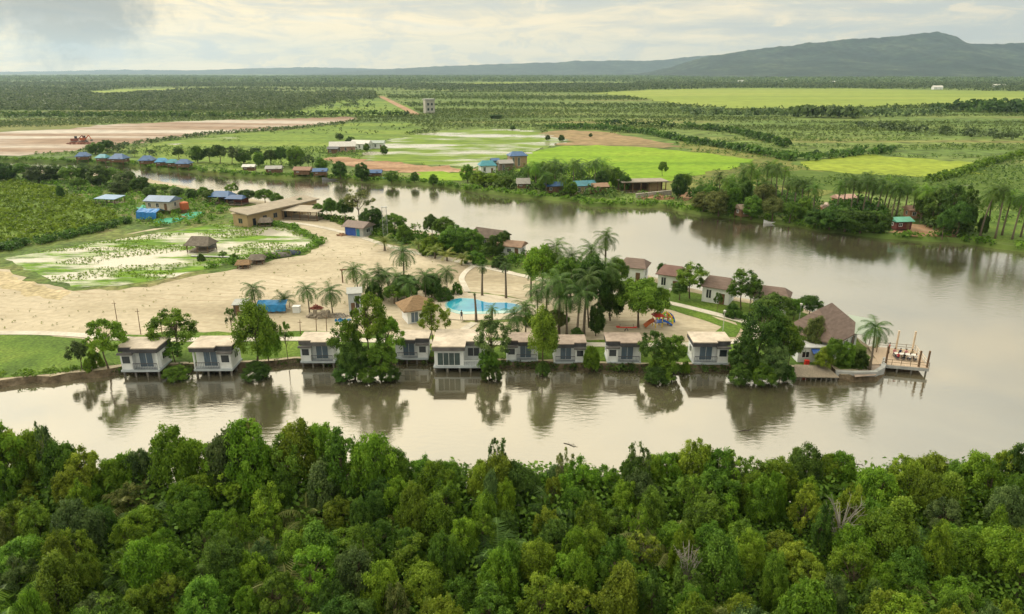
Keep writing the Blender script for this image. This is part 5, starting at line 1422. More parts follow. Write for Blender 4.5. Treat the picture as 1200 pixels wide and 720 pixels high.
sheet('red_bank', [(1040,272),(1062,262),(1090,264),(1122,268),(1118,278),(1070,277)], FAR+.06, EARTH, 2, .4, label='red earth landing on the far bank', cat='ground')
sheet('sandy_bank', [(790,226),(815,218),(832,219),(826,228),(800,236)], FAR+.06, EARTH, 2, .4, label='sandy landing beside the pavilion', cat='ground')
sheet('right_bank_grass', [(1120,276),(1140,250),(1200,246),(1300,262),(1300,296),(1200,286),(1160,282)], FAR+.05, GRASS, 3, .5, label='green bank under the last palms', cat='grass')
o = empty('field_house', gp(1178, 266, FAR), 0); 
bpy.data.objects.remove(o)
# pale houses in the woods under the hills
for i, (px, yb, s_, lb) in enumerate(((868,97,1.4,'tiny pale roof in the woods below the steep hill shoulder'),(920,95,1.2,'tiny white house at the edge of the far woods'),(974,98,1.5,'pale house between the far rice and the woods'),(1098,105,1.3,'small grey house on the far edge of the long rice field'),(1170,103,1.8,'white house at the far edge of the long rice field'),(325,97,2.5,'long white roof far away in the woods'),(1012,93,1.8,'pale cleared plot with a hut below the hill'))):
    far_house(px, yb, rnd.uniform(-15, 15), 16*s_, 10*s_, 5, 4, mat('far_pale_roof', (.6,.6,.58), .7), WHITE_, lb, wins=2, group='pale houses in the far woods')

def floating(px, py, label, seed):
    rr = random.Random(seed); mb = MB(); p = Vector((-1.2, 0, .02))
    pts = [Vector((-1.4,0,.03)), Vector((-.4,.15,.06)), Vector((.6,-.1,.05)), Vector((1.6,.2,.02))]
    mb.tube(pts, [.09,.08,.06,.02], 6)
    for k in range(5):
        e = pts[1].lerp(pts[3], rr.random()); mb.tube([e, e+Vector((rr.uniform(-.5,.6), rr.uniform(-.5,.5), rr.uniform(.05,.7)))], [.04,.01], 5)
    o = mb.build('driftwood', mat('wet_dark_wood', (.055,.045,.035), .8)); o.scale = (.6,.6,.6); o.location = gp(px, py, 0); o.rotation_euler[2] = rr.uniform(-.6,.6)
    tag(o, label, 'driftwood')
floating(668, 522, 'dark branch drifting in the water off the near forest edge', 1)
floating(1000, 543, 'piece of driftwood in the open water near the forest edge', 2)
floating(873, 505, 'small dark branch floating below the huge dark trees', 3)
# ================================================================== trees on the spit: (px, base y, top y, width px, kind, leaf, label)
TREES = [
 (127,432,371,54,'loose','fresh','broad open crowned tree at the upstream side of the first cabin'),
 (96,437,397,34,'open','blue','small grey green tree on the edge of the round lawn'),
 (112,436,412,26,'low','fresh','low fresh green bush between the lawn tree and the first cabin'),
 (208,418,361,64,'loose','fresh','broad round tree between the first two stilt cabins'),
 (205,424,400,34,'loose','mid','dark bush under the broad round tree between the first two cabins'),
 (302,430,354,46,'feather','fresh','tall feathery tree standing like a column beside the second cabin'),
 (316,430,385,30,'feather','fresh','lighter feathery tree leaning against the tall column tree'),
 (338,425,374,22,'sparse','mid','thin leaning tree with few leaves before the third cabin'),
 (274,398,359,18,'sparse','dark','wispy dark sapling on the sand behind the feathery tree'),
 (409,434,374,42,'open','mid','loose leafy tree on the upstream edge of the dense clump'),
 (433,430,343,54,'open','fresh','tallest pale green tree of the dense clump'),
 (457,432,370,46,'open','fresh','leafy tree on the downstream edge of the dense clump'),
 (416,440,400,44,'dense','dark','dark low tree overhanging the water at the dense clump'),
 (446,440,402,42,'dense','mid','spreading bush overhanging the water beside the fourth cabin'),
 (508,404,350,44,'loose','yellow','loose yellow green tree in front of the thatched pool house'),
 (577,434,369,48,'loose','blue','open tree with thin white blossom between large cabin and its neighbour'),
 (573,438,408,28,'dense','mid','bush over the water beside the large cabin'),
 (636,430,362,38,'feather','yellow','yellow green willowy tree between two pinkish roofed cabins'),
 (693,430,404,24,'low','fresh','square clipped bush between the two pinkish roofed cabins'),
 (765,436,386,42,'loose','dark','dark bushy tree on the water just downstream of the pink roofed cabin'),
 (788,436,392,36,'round','mid','bushy tree on the water upstream of the playground cabin'),
 (777,440,408,44,'low','mid','low shrub at the water line between the bushy trees'),
 (803,437,423,14,'low','fresh','tuft of bright shrub at the stilts of the playground cabin'),
 (886,436,350,62,'loose','dark','huge dark tree rising above the water next to the playground cabin'),
 (915,436,370,48,'loose','mid','second huge tree, lighter green, beside the snack kiosk'),
 (870,440,394,42,'dense','dark','drooping tree over the water under the huge dark tree'),
 (905,444,400,50,'dense','blue','grey green bush over the water under the huge dark trees'),
 (922,434,384,28,'round','fresh','fresh green tree behind the snack kiosk'),
 (953,416,372,30,'feather','olive','olive vine like tree growing in front of the restaurant roof'),
 (974,432,396,26,'round','mid','leafy tree beside the restaurant front'),
 (990,434,400,28,'dense','mid','dense bush before the restaurant canopy'),
 (963,436,408,26,'feather','yellow','yellow green shrub behind the boarded landing stage'),
 (1006,434,410,30,'low','dark','dark shrub on the lawn above the grey wall'),
 (1014,402,376,14,'round','dark','small dark tree behind the green canopy'),
 (996,396,376,28,'round','dark','dark tree behind the restaurant ridge'),
 (947,372,346,34,'round','dark','dark tree on the bank behind the restaurant'),
 (930,375,350,26,'round','mid','leafy tree between the hidden bungalow and the restaurant'),
 (905,382,344,50,'round','dark','tree screening the hidden bungalow'),
 (888,376,352,28,'round','mid','lighter tree on the upstream side of the hidden bungalow'),
 (868,364,314,46,'loose','mid','tall open tree between two bungalows above the lawn'),
 (878,368,330,30,'sparse','blue','thin pale tree next to the tall open tree'),
 (840,366,342,14,'open','dark','small dark leaning tree in front of the third bungalow'),
 (808,350,306,46,'loose','mid','round tree screening the reddish bungalow'),
 (775,330,308,16,'round','dark','small tree on the bank behind the reddish bungalow'),
 (796,352,330,26,'round','dark','low tree at the foot of the round tree'),
 (860,372,356,26,'low','dark','bush beside the path below the tall open tree'),
 (634,348,286,54,'round','fresh','large round fresh green tree at the upstream side of the grove'),
 (690,384,298,50,'round','dark','darkest broad tree in the middle of the central grove'),
 (664,370,300,44,'round','mid','broad tree behind the grove palms'),
 (715,376,318,40,'dense','dark','dark broad tree on the downstream edge of the grove'),
 (748,384,325,62,'round','mid','wide green tree whose crown hangs over the playground sand'),
 (772,380,335,30,'round','mid','smaller tree joined to the wide tree over the playground'),
 (698,394,353,26,'dense','dark','small dark tree in front of the grove'),
 (650,392,362,30,'round','olive','olive small tree beside the poolside palms'),
 (722,340,302,34,'round','mid','tree on the shore path just upstream of the first bungalow'),
 (634,402,375,30,'low','yellow','yellowish shrub behind the willowy tree'),
 (604,404,386,24,'sparse','blue','thin shrub on the sand behind the pinkish roofs'),
 (477,349,322,40,'dense','dark','dark bush under the tallest palm of the palm row'),
 (462,356,334,30,'round','mid','bush under the palm row'),
 (506,348,320,34,'dense','dark','dark bush between the palms upstream of the pool'),
 (440,352,330,26,'low','dark','low shrub at the foot of the palm row'),
 (536,345,330,16,'low','mid','low shrub beside the stepping path'),
 (676,404,384,26,'low','dark','low shrubs at the foot of the front grove palms'),
 (655,386,366,30,'round','mid','leafy bush between the pool and the grove'),
 (620,382,366,18,'low','fresh','fresh green shrub at the river end of the pool'),
 (520,352,336,26,'low','dark','dark shrub by the pool end of the palm row'),
 (388,258,232,24,'round','mid','round tree behind the open grey shed'),
 (405,261,233,26,'round','dark','dark round tree beside the pale open tree'),
 (374,256,238,16,'round','mid','small tree touching the grey shed roof'),
 (421,262,219,44,'sparse','olive','pale thin crowned tree towering behind the blue fronted hut'),
 (438,271,242,32,'dense','dark','dark tree behind the blue fronted hut'),
 (462,276,250,34,'round','mid','tree beside the lattice tower on the river side'),
 (474,284,262,26,'low','mid','bush between lattice tower and the young palms'),
 (506,281,251,26,'round','dark','tree on the shore above the young palms'),
 (520,285,254,34,'round','mid','tree on the shore next to the old dark house'),
 (536,297,264,44,'dense','mid','dense tree before the old dark house'),
 (554,300,268,30,'round','mid','tree at the upstream wall of the old dark house'),
 (508,298,276,34,'low','fresh','bright bush behind the shore walk'),
 (591,296,270,22,'round','dark','tree beside the ridge of the old dark house'),
 (580,301,274,24,'dense','dark','dark tree between the two old houses'),
 (556,310,294,30,'low','mid','bush along the shore walk below the old house'),
 (587,314,300,26,'low','dark','bush along the shore walk below the pale old house'),
 (487,276,260,16,'sparse','mid','thin shrub at the river edge behind the young palms'),
 (311,240,221,26,'round','mid','tree behind the long ochre building'),
 (290,238,222,26,'round','dark','tree between the stalls and the ochre building'),
 (273,232,214,20,'open','mid','taller open tree behind the peaked blue stall'),
 (325,243,226,20,'round','mid','small tree behind the ochre roof'),
 (352,249,232,18,'round','dark','tree at the far end of the ochre building'),
 (246,238,222,22,'round','dark','tree at the upstream side of the peaked blue stall'),
 (72,233,217,12,'dense','dark','lone dark conical tree on the edge of the bush field'),
 (405,443,428,34,'low','dark','dark shrub at the water line at the upstream end of the dense clump'),
 (430,445,430,32,'low','mid','low shrub in the water in front of the dense clump'),
 (456,444,428,30,'low','dark','dark shrub in the water beside the fourth cabin'),
 (302,441,424,42,'low','dark','dark shrub at the foot of the tall column tree'),
 (207,441,428,36,'low','mid','shrub at the water line between the first two cabins'),
 (577,443,426,30,'low','dark','shrub in the water at the foot of the blossoming tree'),
 (636,438,424,22,'low','dark','shrub at the foot of the yellow green willowy tree'),
 (768,446,428,34,'low','dark','dark shrub in the water under the bushy trees'),
 (868,447,426,36,'low','dark','dark shrub in the water beside the playground cabin'),
 (893,448,424,38,'low','mid','shrub in the water in the middle of the huge dark trees'),
 (918,447,426,30,'low','dark','dark shrub in the water next to the boarded landing stage'),
 (236,306,297,12,'low','dark','bush at the end of the pond boardwalk'),
 (274,307,297,14,'low','mid','bush in the pond beside the boardwalk'),
 (262,305,294,12,'open','mid','little tree in the pond near the thatched hut'),
]
for px, yb, yt, wpx, kind, leaf, lb in TREES:
    zb = LAND if yb < 434 else .3
    k = ppm(px, yb, zb)
    tree(gp(px, yb, zb), max(.8, hgt(px, yb, yt, zb)), wpx/k*.96, kind, leaf, lb, name='bush' if kind == 'low' else 'broadleaf_tree', cat='bush' if kind == 'low' else 'tree')
# bank trees of the upper river arm
for i, (px, yb, yt, wpx) in enumerate(((8,212,190,30),(28,211,191,26),(46,214,194,30),(64,212,192,28),(84,216,194,30),(100,213,191,26),(118,219,193,34),(134,217,196,26),(150,222,199,28),(166,224,206,22),(190,226,216,20),(208,230,219,20),(226,233,221,20),(240,235,219,18),(-14,212,190,30),(-40,212,190,32),(92,224,208,20),(140,228,212,24),(178,232,218,18))):
    k = ppm(px, yb, LAND)
    tree(gp(px, yb, LAND), hgt(px, yb, yt, LAND), wpx/k, ('dense','round','dense')[i % 3], ('dark','mid','blue')[i % 3], 'leafy tree in the dark hedge of trees along the upper river arm', group='hedge trees along the upper river arm')

# ---------------------------------------------------------------- palms on the spit
PALMS = [
 (420,345,307,'coco','palm','palm nearest the timber gateway in the palm row'),
 (443,348,312,'coco','palm','second palm of the palm row, beside the gateway palm'),
 (474,340,284,'coco','palm','tallest palm of the palm row, rising over the sand'),
 (466,352,316,'coco','palm','short bushy palm under the tallest palm of the row'),
 (499,352,314,'coco','palm','wide palm beside the dark bush of the palm row'),
 (524,342,310,'coco','palm','last palm of the row, by the stepping path'),
 (484,356,322,'coco','palm','low palm behind the thatched pool house'),
 (300,361,329,'coco','palm','small palm beside the dark tool shed'),
 (334,362,334,'young','palm','small palm behind the blue tarpaulin shelter'),
 (363,368,330,'coco','palm','small palm over the red brick pile'),
 (390,370,331,'coco','palm','small palm between the timber pile and the tall narrow hut'),
 (655,392,316,'coco','palm','palm leaning over the pool side of the grove'),
 (684,393,312,'coco','palm','palm in the front of the central grove with drooping fronds'),
 (668,362,290,'coco','palm','palm in the middle of the central grove'),
 (708,348,267,'coco','palm','tallest palm of all, its crown high over the river'),
 (653,346,279,'coco','palm','palm crown next to the large round tree'),
 (692,352,284,'coco','palm','palm crown close under the tallest palm'),
 (676,400,330,'coco','palm','palm right behind the pinkish roofed cabins'),
 (616,394,349,'coco','palm','palm at the river end of the swimming pool'),
 (607,398,358,'coco','palm','leaning palm in front of the swimming pool end'),
 (577,382,359,'sago','dark','small dark fan palm on the pool border'),
 (1019,434,372,'coco','palm','palm at the tip of the spit beside the pier'),
 (451,294,268,'young','palmy','yellowish young palm at the foot of the lattice tower'),
 (491,293,276,'young','palmy','yellowish young palm second along the shore walk'),
 (510,303,281,'young','palmy','young palm in the middle of the shore walk'),
 (524,306,286,'young','palmy','bright young palm by the old dark house path'),
 (541,311,290,'young','palmy','most yellow young palm beside the shore walk junction'),
 (431,352,318,'coco','palm','palm between the gateway palm and the palm row bush'),
 (456,346,312,'coco','palm','palm standing just upstream of the tallest palm of the row'),
 (512,346,316,'coco','palm','drooping palm near the end of the palm row'),
 (640,380,320,'coco','palm','palm on the sand beside the cropped palms and the grove'),
 (664,394,334,'coco','palm','low palm in front of the grove, behind the cabins'),
 (700,378,300,'coco','palm','palm among the dark broad trees of the grove'),
 (630,372,330,'coco','palm','palm closing the river end of the pool terrace'),
 (565,347,310,'sago','palm','cropped palm with a thick trunk upstream of the pool'),
 (593,350,308,'sago','palm','cropped palm with a thick trunk behind the pool'),
 (622,352,318,'sago','palm','cropped palm with a thick trunk at the river end behind the pool'),
 (558,377,343,'sago','palm','cropped palm standing in front of the pool, almost leafless'),
]
for px, yb, yt, kind, leaf, lb in PALMS:
    h = hgt(px, yb, yt, LAND)
    palm(gp(px, yb, LAND), h, lb, kind, {'sago': 1.0, 'young': .95}.get(kind, 1.0) if px not in (558,) else .3, leaf)

# ---------------------------------------------------------------- far bank groves
rg = random.Random(21)
def far_tree(px, yb, yt, wpx, kind, leaf, lb, group):
    k = ppm(px, yb, FAR)
    tree(gp(px, yb, FAR), hgt(px, yb, yt, FAR), wpx/k, kind, leaf, lb, group=group, name='broadleaf_tree')
def far_palm(px, yb, yt, lb, group):
    palm(gp(px, yb, FAR), hgt(px, yb, yt, FAR), lb, 'coco', rg.uniform(.95, 1.3), rg.choice(['palm','dark','dark','mid']), group)
for px, yb, yt in ((619,219,190),(628,222,187),(636,216,190),(644,223,186),(650,218,184),(657,224,190),(663,217,187),(672,222,186),(681,219,190),(690,216,188),(697,222,184),(704,217,183),(712,222,191),(718,219,196),(725,222,198),(640,228,200),(660,229,203),(676,212,185)):
    far_palm(px, yb, yt, 'coconut palm in the first grove, between the blue roofs and the pavilion', 'palms of the first grove')
for px, yb, yt, w_ in ((548,214,193,20),(560,218,200,24),(575,219,203,26),(592,221,206,24),(640,226,204,26),(668,230,210,24),(705,224,200,22),(722,222,196,18),(634,215,190,30),(615,208,196,14)):
    far_tree(px, yb, yt, w_, ('dense','round')[int(px) % 2], ('dark','mid','fresh')[int(px) % 3], 'leafy tree at the foot of the first palm grove', 'broadleaf trees of the first grove')
for px, yb, yt, w_, lf, lb in ((776,207,189,14,'mid','lone round tree in the bright rice behind the pavilion'),(731,225,203,16,'dark','dark palm like tree hiding the middle of the pavilion'),(794,233,204,24,'dark','dark tree at the downstream end of the pavilion'),(801,228,203,20,'mid','taller tree beside the one at the pavilion end')):
    far_tree(px, yb, yt, w_, 'dense' if lf == 'dark' else 'round', lf, lb, None)
for px, yb, yt in ((805,226,202),(818,240,210),(842,238,200),(850,243,205),(858,236,202),(868,238,194),(876,240,188),(885,236,196),(896,238,188),(902,232,186),(908,241,190),(915,237,193),(920,244,206),(930,248,205),(938,250,207),(946,247,208),(952,254,213),(893,246,206),(864,247,212)):
    far_palm(px, yb, yt, 'coconut palm in the second grove, across from the brown bungalows', 'palms of the second grove')
for px, yb, yt, w_ in ((824,248,224,32),(842,252,222,36),(856,252,214,30),(880,256,228,30),(905,258,232,32),(925,260,236,30),(940,258,230,26),(893,250,215,30),(832,244,216,24),(870,244,206,26)):
    far_tree(px, yb, yt, w_, ('dense','round')[int(px) % 2], ('dark','mid','olive')[int(px) % 3], 'leafy tree crowding the foot of the second palm grove', 'broadleaf trees of the second grove')
for px, yb, yt in ((980,250,210),(988,246,206),(996,252,205),(1003,248,208),(1010,254,204),(1018,250,210),(1026,256,208),(1034,252,206),(1044,258,212),(1050,254,206),(1060,250,208),(1068,256,215),(1078,262,214),(1088,258,216),(1096,266,214),(1016,244,200),(1040,246,204),(1108,262,212)):
    far_palm(px, yb, yt, 'coconut palm in the third grove, behind the sea green roof', 'palms of the third grove')
for px, yb, yt, w_ in ((1092,266,220,34),(1110,272,212,40),(1126,270,216,34),(1080,262,228,28),(1120,278,236,40),(1104,279,246,30),(1132,276,240,26)):
    far_tree(px, yb, yt, w_*.85, ('round','loose')[int(px/2) % 2], ('dark','mid')[int(px) % 2], 'tall leafy tree at the downstream end of the third palm grove', 'broadleaf trees of the third grove')
for px, yb, yt, w_ in ((955,266,244,30),(972,268,242,34),(990,270,242,36),(1008,272,246,34),(1024,273,246,32),(1036,273,250,22)):
    far_tree(px, yb, yt, w_, 'dense', 'dark', 'dark mangrove bush leaning over the water below the third grove', 'mangrove bushes on the far water edge')
for px, yb, yt in ((1148,278,214),(1156,272,218),(1166,280,214),(1174,276,220),(1186,281,222),(1196,278,226),(1212,284,222)):
    far_palm(px, yb, yt, 'tall slender palm on the grassy bank past the third grove', 'palms of the grassy bank')
far_tree(1150, 277, 250, 12, 'dense', 'dark', 'narrow dark bush under the tall slender palms', None)
for nm, px_, n_, lb in (('grove_undergrowth', [(545,212),(600,204),(640,205),(700,206),(735,214),(728,232),(690,234),(650,229),(600,224),(560,219)], 260, 'dense green undergrowth filling the foot of the first palm grove'),
                       ('grove_undergrowth', [(806,228),(830,222),(880,222),(930,230),(958,244),(955,262),(900,255),(850,250),(818,244)], 320, 'dense green undergrowth filling the foot of the second palm grove'),
                       ('grove_undergrowth', [(972,240),(1010,238),(1036,246),(1034,262),(1000,262),(975,258)], 120, 'dense green undergrowth behind the water edge bushes of the third grove'),
                       ('grove_undergrowth', [(1078,252),(1130,255),(1145,270),(1130,280),(1100,276),(1080,262)], 120, 'dense green undergrowth at the downstream end of the third grove')):
    q_ = [p for p in scatter(px_, n_, FAR-.2, len(lb))]
    tufts(nm, q_, [rg.uniform(1.2, 4.0) for _ in q_], 26, 'dark', lb, 'undergrowth', len(lb), lsf=.26)
# hedges of the far bank, upstream
for px, yb, yt, w_ in ((112,186,166,24),(126,184,163,24),(140,184,168,18),(158,189,174,16),(232,196,170,20),(246,196,172,22),(258,197,168,24),(272,198,170,24),(286,197,174,22),(304,200,176,20),(318,201,174,20),(330,200,171,24),(346,202,170,28),(362,203,180,22),(376,205,184,22),(210,192,172,20),(176,188,174,16),(300,190,172,20),(278,188,172,20)):
    far_tree(px, yb - 5, yt + 1, w_*.9, ('round','dense','loose')[int(px) % 3], ('dark','mid','blue')[int(px) % 3], 'grey green tree in the hedge behind the fishing huts', 'hedge trees behind the fishing huts')
for px, yb, yt, w_, lb in ((399,209,188,22,'dark round tree beside the long grey boat'),(424,211,190,22,'largest dark round tree next to the deep blue landing'),(459,214,200,18,'round bush on the bank past the deep blue landing'),(486,214,201,13,'small grey green bush by the bright rice plot'),(508,217,204,14,'grey green bush below the bright rice plot'),(411,172,160,14,'dark tree behind the white roofed house'),(398,164,156,11,'small dark tree above the pinkish house'),(450,182,170,12,'tree at the end of the white settlement'),(601,153,147,8,'lone dark tree at the corner of the flooded paddies'),(658,166,158,9,'dark bush on the edge of the brown field'),(642,165,158,8,'smaller dark bush beside the one on the brown field'),(692,161,156,5,'tiny dark bush in the middle of the brown field'),(580,139,134,20,'wide dark tree clump alone in the plantation'),(430,178,168,10,'tree between the pale roofs of the white settlement')):
    far_tree(px, yb, yt, w_, 'dense', 'dark' if 'dark' in lb else 'mid', lb, None)

# ---------------------------------------------------------------- near bank forest
SIL = [(-150,500),(0,503),(20,494),(40,505),(60,500),(90,515),(140,532),(165,517),(200,515),(215,499),(240,507),(275,507),(300,487),(325,481),(345,505),(360,490),(405,492),(440,506),(480,522),(505,540),(545,530),(600,532),(625,552),(650,545),(672,536),(700,540),(740,528),(770,532),(798,502),(820,525),(850,520),(900,538),(930,519),(955,530),(990,528),(1006,560),(1040,540),(1060,521),(1095,540),(1130,530),(1190,516),(1350,510)]
from mathutils import noise as mn2
rf_ = random.Random(99)
G_F = 'mangrove trees of the forest on the near bank'
WORD = {'round': 'round crowned', 'dense': 'dense bushy', 'feather': 'narrow feathery', 'open': 'open branched', 'loose': 'loose lopsided', 'sparse': 'thin leaved'}
CW = {'mid': 'mid green', 'fresh': 'bright green', 'yellow': 'yellow green', 'dark': 'dark green', 'blue': 'grey green', 'olive': 'dull olive'}
spots = []
for px in range(-40, 1250, 25):            # the front row that stands against the water
    x_ = px + rf_.uniform(-9, 9)
    spots.append((x_, rf_.uniform(57.5, 60.5), True))
d = 36.5
while d < 57:
    wd = d*.80 + 5
    n = int(2*wd/3.2)
    for i in range(n):
        x = -wd + 2*wd*(i + rf_.uniform(.1, .9))/n
        spots.append(((x/((d*CT + H*ST))*F + 600), d + rf_.uniform(-1.2, 1.2), False))
    d += 2.75
nf_ = 0
for x_, d, front in spots:
    k = F/(d*CT + H*ST); x = (x_-600)/k
    nz = mn2.noise(Vector((x*.11, d*.16, 3.3))); nz2 = mn2.noise(Vector((x*.21, d*.24, 9.1)))
    if front:
        yt = np.interp(x_, [a for a, _ in SIL], [b for _, b in SIL]) + rf_.uniform(-2, 9)
        h = H - .5 - d*math.tan(math.atan((yt-360)/F) + PITCH)
        w_ = rf_.uniform(3.0, 4.6)
    else:
        h = 5.3 + 2.0*nz + rf_.uniform(-1.5, 1.6)
        if d > 53: h = min(h + .5, 6.8)
        w_ = rf_.uniform(2.3, 4.6) + .6*nz
    r_ = rf_.random() + nz2*.55
    leaf = 'dark' if r_ < .0 else 'blue' if r_ < .10 else 'mid' if r_ < .36 else 'fresh' if r_ < .74 else 'yellow' if r_ < 1.1 else 'olive'
    q = rf_.random()
    kind = 'round' if q < .28 else 'dense' if q < .44 else 'loose' if q < .70 else 'feather' if q < .84 else 'open' if q < .95 else 'sparse'
    if front and kind in ('open', 'sparse') and rf_.random() < .7: kind = 'round'
    if front and kind == 'loose' and rf_.random() < .5: kind = 'dense'
    if front and kind == 'feather': kind = 'round'
    if front: w_ = max(w_, .56*h)
    if kind == 'feather': w_ *= .8
    tree((x, d, .5), max(3.2, h), w_, kind, leaf, f'{WORD[kind]} {CW[leaf]} mangrove tree in the forest on the near bank', name='mangrove_tree', group=G_F); nf_ += 1
# tall thin stems that stick out of the canopy against the water
for px, yt, w_, leaf, lb in ((18,484,26,'blue','thin pale tree sticking out of the forest edge below the round lawn'),(72,490,22,'blue','thin bare topped tree on the forest edge facing the first cabin'),(583,508,26,'blue','slender leafy tree sticking up over the water below the large cabin'),(745,516,34,'blue','wispy tree at the forest edge below the pink roofed cabin'),(660,520,26,'olive','wispy brownish tree above the yellow bush at the forest edge'),(308,486,22,'olive','thin twiggy tree beside the highest crown of the forest edge'),(1198,505,30,'fresh','tall leafy tree at the forest edge closest to the open river')):
    d = 59.0; k = F/(d*CT + H*ST); x = (px-600)/k
    tree((x, d, .5), H - .5 - d*math.tan(math.atan((yt-360)/F) + PITCH), w_/k, 'sparse', leaf, lb, name='mangrove_tree', bark=PALEBARK)
# a dead grey tree among the crowns
def dead(px, py, h, w_, label):
    p = gp(px, py, .5); rr = random.Random(int(px)); mb = MB()
    mb.tube([(0,0,-.3),(.1,0,h*.35),(.2,.1,h*.6)], [.12,.09,.06], 6)
    for k in range(26):
        z0 = h*rr.uniform(.3, .6); a = rr.uniform(0, 2*PI); r_ = w_*.5*rr.uniform(.5, 1)
        p0 = Vector((.1, .05, z0)); p2 = Vector((r_*math.cos(a), r_*math.sin(a), h*rr.uniform(.65, 1)))
        p1 = p0.lerp(p2, .5) + Vector((0,0,.25)); mb.tube([p0,p1,p2], [.05,.035,.012], 4)
        for q in range(3): 
            e = p1.lerp(p2, rr.random()); mb.tube([e, e+Vector((rr.uniform(-.5,.5), rr.uniform(-.5,.5), rr.uniform(.1,.6)))], [.018,.006], 4)
    o = mb.build('dead_tree', mat('grey_dead_wood', (.30,.28,.25), .9, .3)); o.location = p
    tag(o, label, 'tree')
dead(975, 668, 7.4, 3.6, 'bare grey dead tree among the green crowns of the near forest')
dead(800, 722, 6.8, 2.6, 'bare pale stems showing at the lower edge of the near forest')
# fan palms in the dark hollows of the forest
for i in range(34):
    px = rf_.uniform(20, 420) if i < 24 else rf_.uniform(420, 1180); py = rf_.uniform(600, 735)
    p = gp(px, py, .5)
    palm(p, rf_.uniform(4.0, 5.6), 'arching nipa palm in a dark hollow of the near forest', 'young', 1.0, rf_.choice(['palm', 'dark', 'olive', 'mid']), 'nipa palms of the near forest', 'nipa_palm')
# undergrowth
pts = []; hs = []
for i in range(3600):
    d = rf_.uniform(34, 61) if i % 5 else rf_.uniform(56.5, 61.3); x = rf_.uniform(-1, 1)*(d*.8+6)
    pts.append((x, d, .45)); hs.append(rf_.uniform(1.2, 3.6) if d < 56.5 else rf_.uniform(1.6, 4.6))
tufts('forest_undergrowth', pts, hs, 70, 'mid', 'tangled green undergrowth between the mangrove trees of the near forest', 'undergrowth', 3, lsf=.10)

# ---------------------------------------------------------------- uncountable green cover
EXCL = ['cleared_mudflat','flooded_paddy_field','brown_field','bright_rice_field','small_rice_field','stripe_rice_field','far_bright_rice','far_pale_strip','far_left_pale_strip','dirt_road_bank','wet_strip']
EX = [(SHEETS[n], min(p.x for p in SHEETS[n]), max(p.x for p in SHEETS[n]), min(p.y for p in SHEETS[n]), max(p.y for p in SHEETS[n])) for n in EXCL]
CLEAR = [(SHEETS[n], min(p.x for p in SHEETS[n]), max(p.x for p in SHEETS[n]), min(p.y for p in SHEETS[n]), max(p.y for p in SHEETS[n])) for n in ('meadow_clearing','bank_meadow','olive_margin','wet_green_field')]
tr0, tr1 = gp(446,113,FAR), gp(488,134.5,FAR)
def excluded(x, y, L_=EX):
    for poly, x0, x1, y0, y1 in L_:
        if x0 < x < x1 and y0 < y < y1 and inpoly(x, y, poly): return True
    return False
def off_track(x, y):
    t = (y-tr0.y)/(tr1.y-tr0.y)
    return not (0 < t < 1 and abs(x-(tr0.x+(tr1.x-tr0.x)*t)) < 8)
def band(name, y0, y1, sp, h0, h1, nq, leaf, gate, label, xl=-1e9, xr=1e9, seed=1, rows=False, lsf=.55, clear=False, cat='shrubs', flat=.8, nsx=90, nsy=200):
    rr = random.Random(seed); pts = []; hs = []
    y = y0
    while y < y1:
        wd = (y*CT + H*ST)*.78 + 25
        n = int(2*wd/sp)
        for i in range(n):
            x = -wd + sp*(i + (rr.random() if not rows else rr.uniform(.3,.7)))
            yy = y + (rr.uniform(-.5, .5)*sp if not rows else rr.uniform(-.12,.12)*sp)
            px_ = x/(yy*CT + H*ST)*F + 600
            if px_ < xl or px_ > xr: continue
            nz = mn2.fractal(Vector((x/nsx + seed, yy/nsy, seed*1.7)), 1, 2, 3)
            if nz < gate + rr.gauss(0, .12): continue
            bx = np.interp(x, BKX, BKY) + 3
            if yy < bx or excluded(x, yy) or not off_track(x, yy): continue
            if clear and excluded(x, yy, CLEAR) and rr.random() < .93: continue
            pts.append((x, yy, FAR-.1)); hs.append(rr.uniform(h0, h1)*(1 + .35*nz))
        y += sp*(1.0 if not rows else 1.35)
    return tufts(name, pts, hs, nq, leaf, label, cat, seed, flat, lsf)
BKX = [p.x for p in line]; BKY = [p.y for p in line]
band('bank_scrub', 195, 470, 2.8, .4, 1.8, 11, 'field', .0, 'low green scrub scattered over the ground behind the far bank', seed=2, clear=False, lsf=.4, nsx=120, nsy=26)
band('plantation_shrubs', 470, 820, 3.3, .7, 2.3, 12, 'field', -.06, 'rows of young plantation shrubs covering the middle of the plain', seed=5, clear=True, lsf=.38, nsx=230, nsy=42)
band('plantation_trees', 800, 1500, 6.0, 1.6, 4.2, 11, 'field', -.06, 'plantation trees stretching over the far half of the plain', xl=380, seed=8, clear=True, lsf=.38, nsx=420, nsy=75)
band('left_wood', 790, 1480, 6.0, 3.0, 6.5, 15, 'far', -.34, 'grey green wood along the far side of the mud flat', xr=440, seed=11, lsf=.36, cat='wood', clear=True, nsx=260, nsy=110)
band('far_wood', 1480, 2600, 11, 4, 9, 11, 'far', -.14, 'far woods spreading across the hazy plain', seed=14, lsf=.4, cat='wood', nsx=800, nsy=170)
band('hill_foot_wood', 2500, 6200, 28, 8, 16, 10, 'far', -.2, 'continuous dark woods at the foot of the hills', seed=17, lsf=.42, cat='wood', flat=.6, nsx=1200, nsy=320)
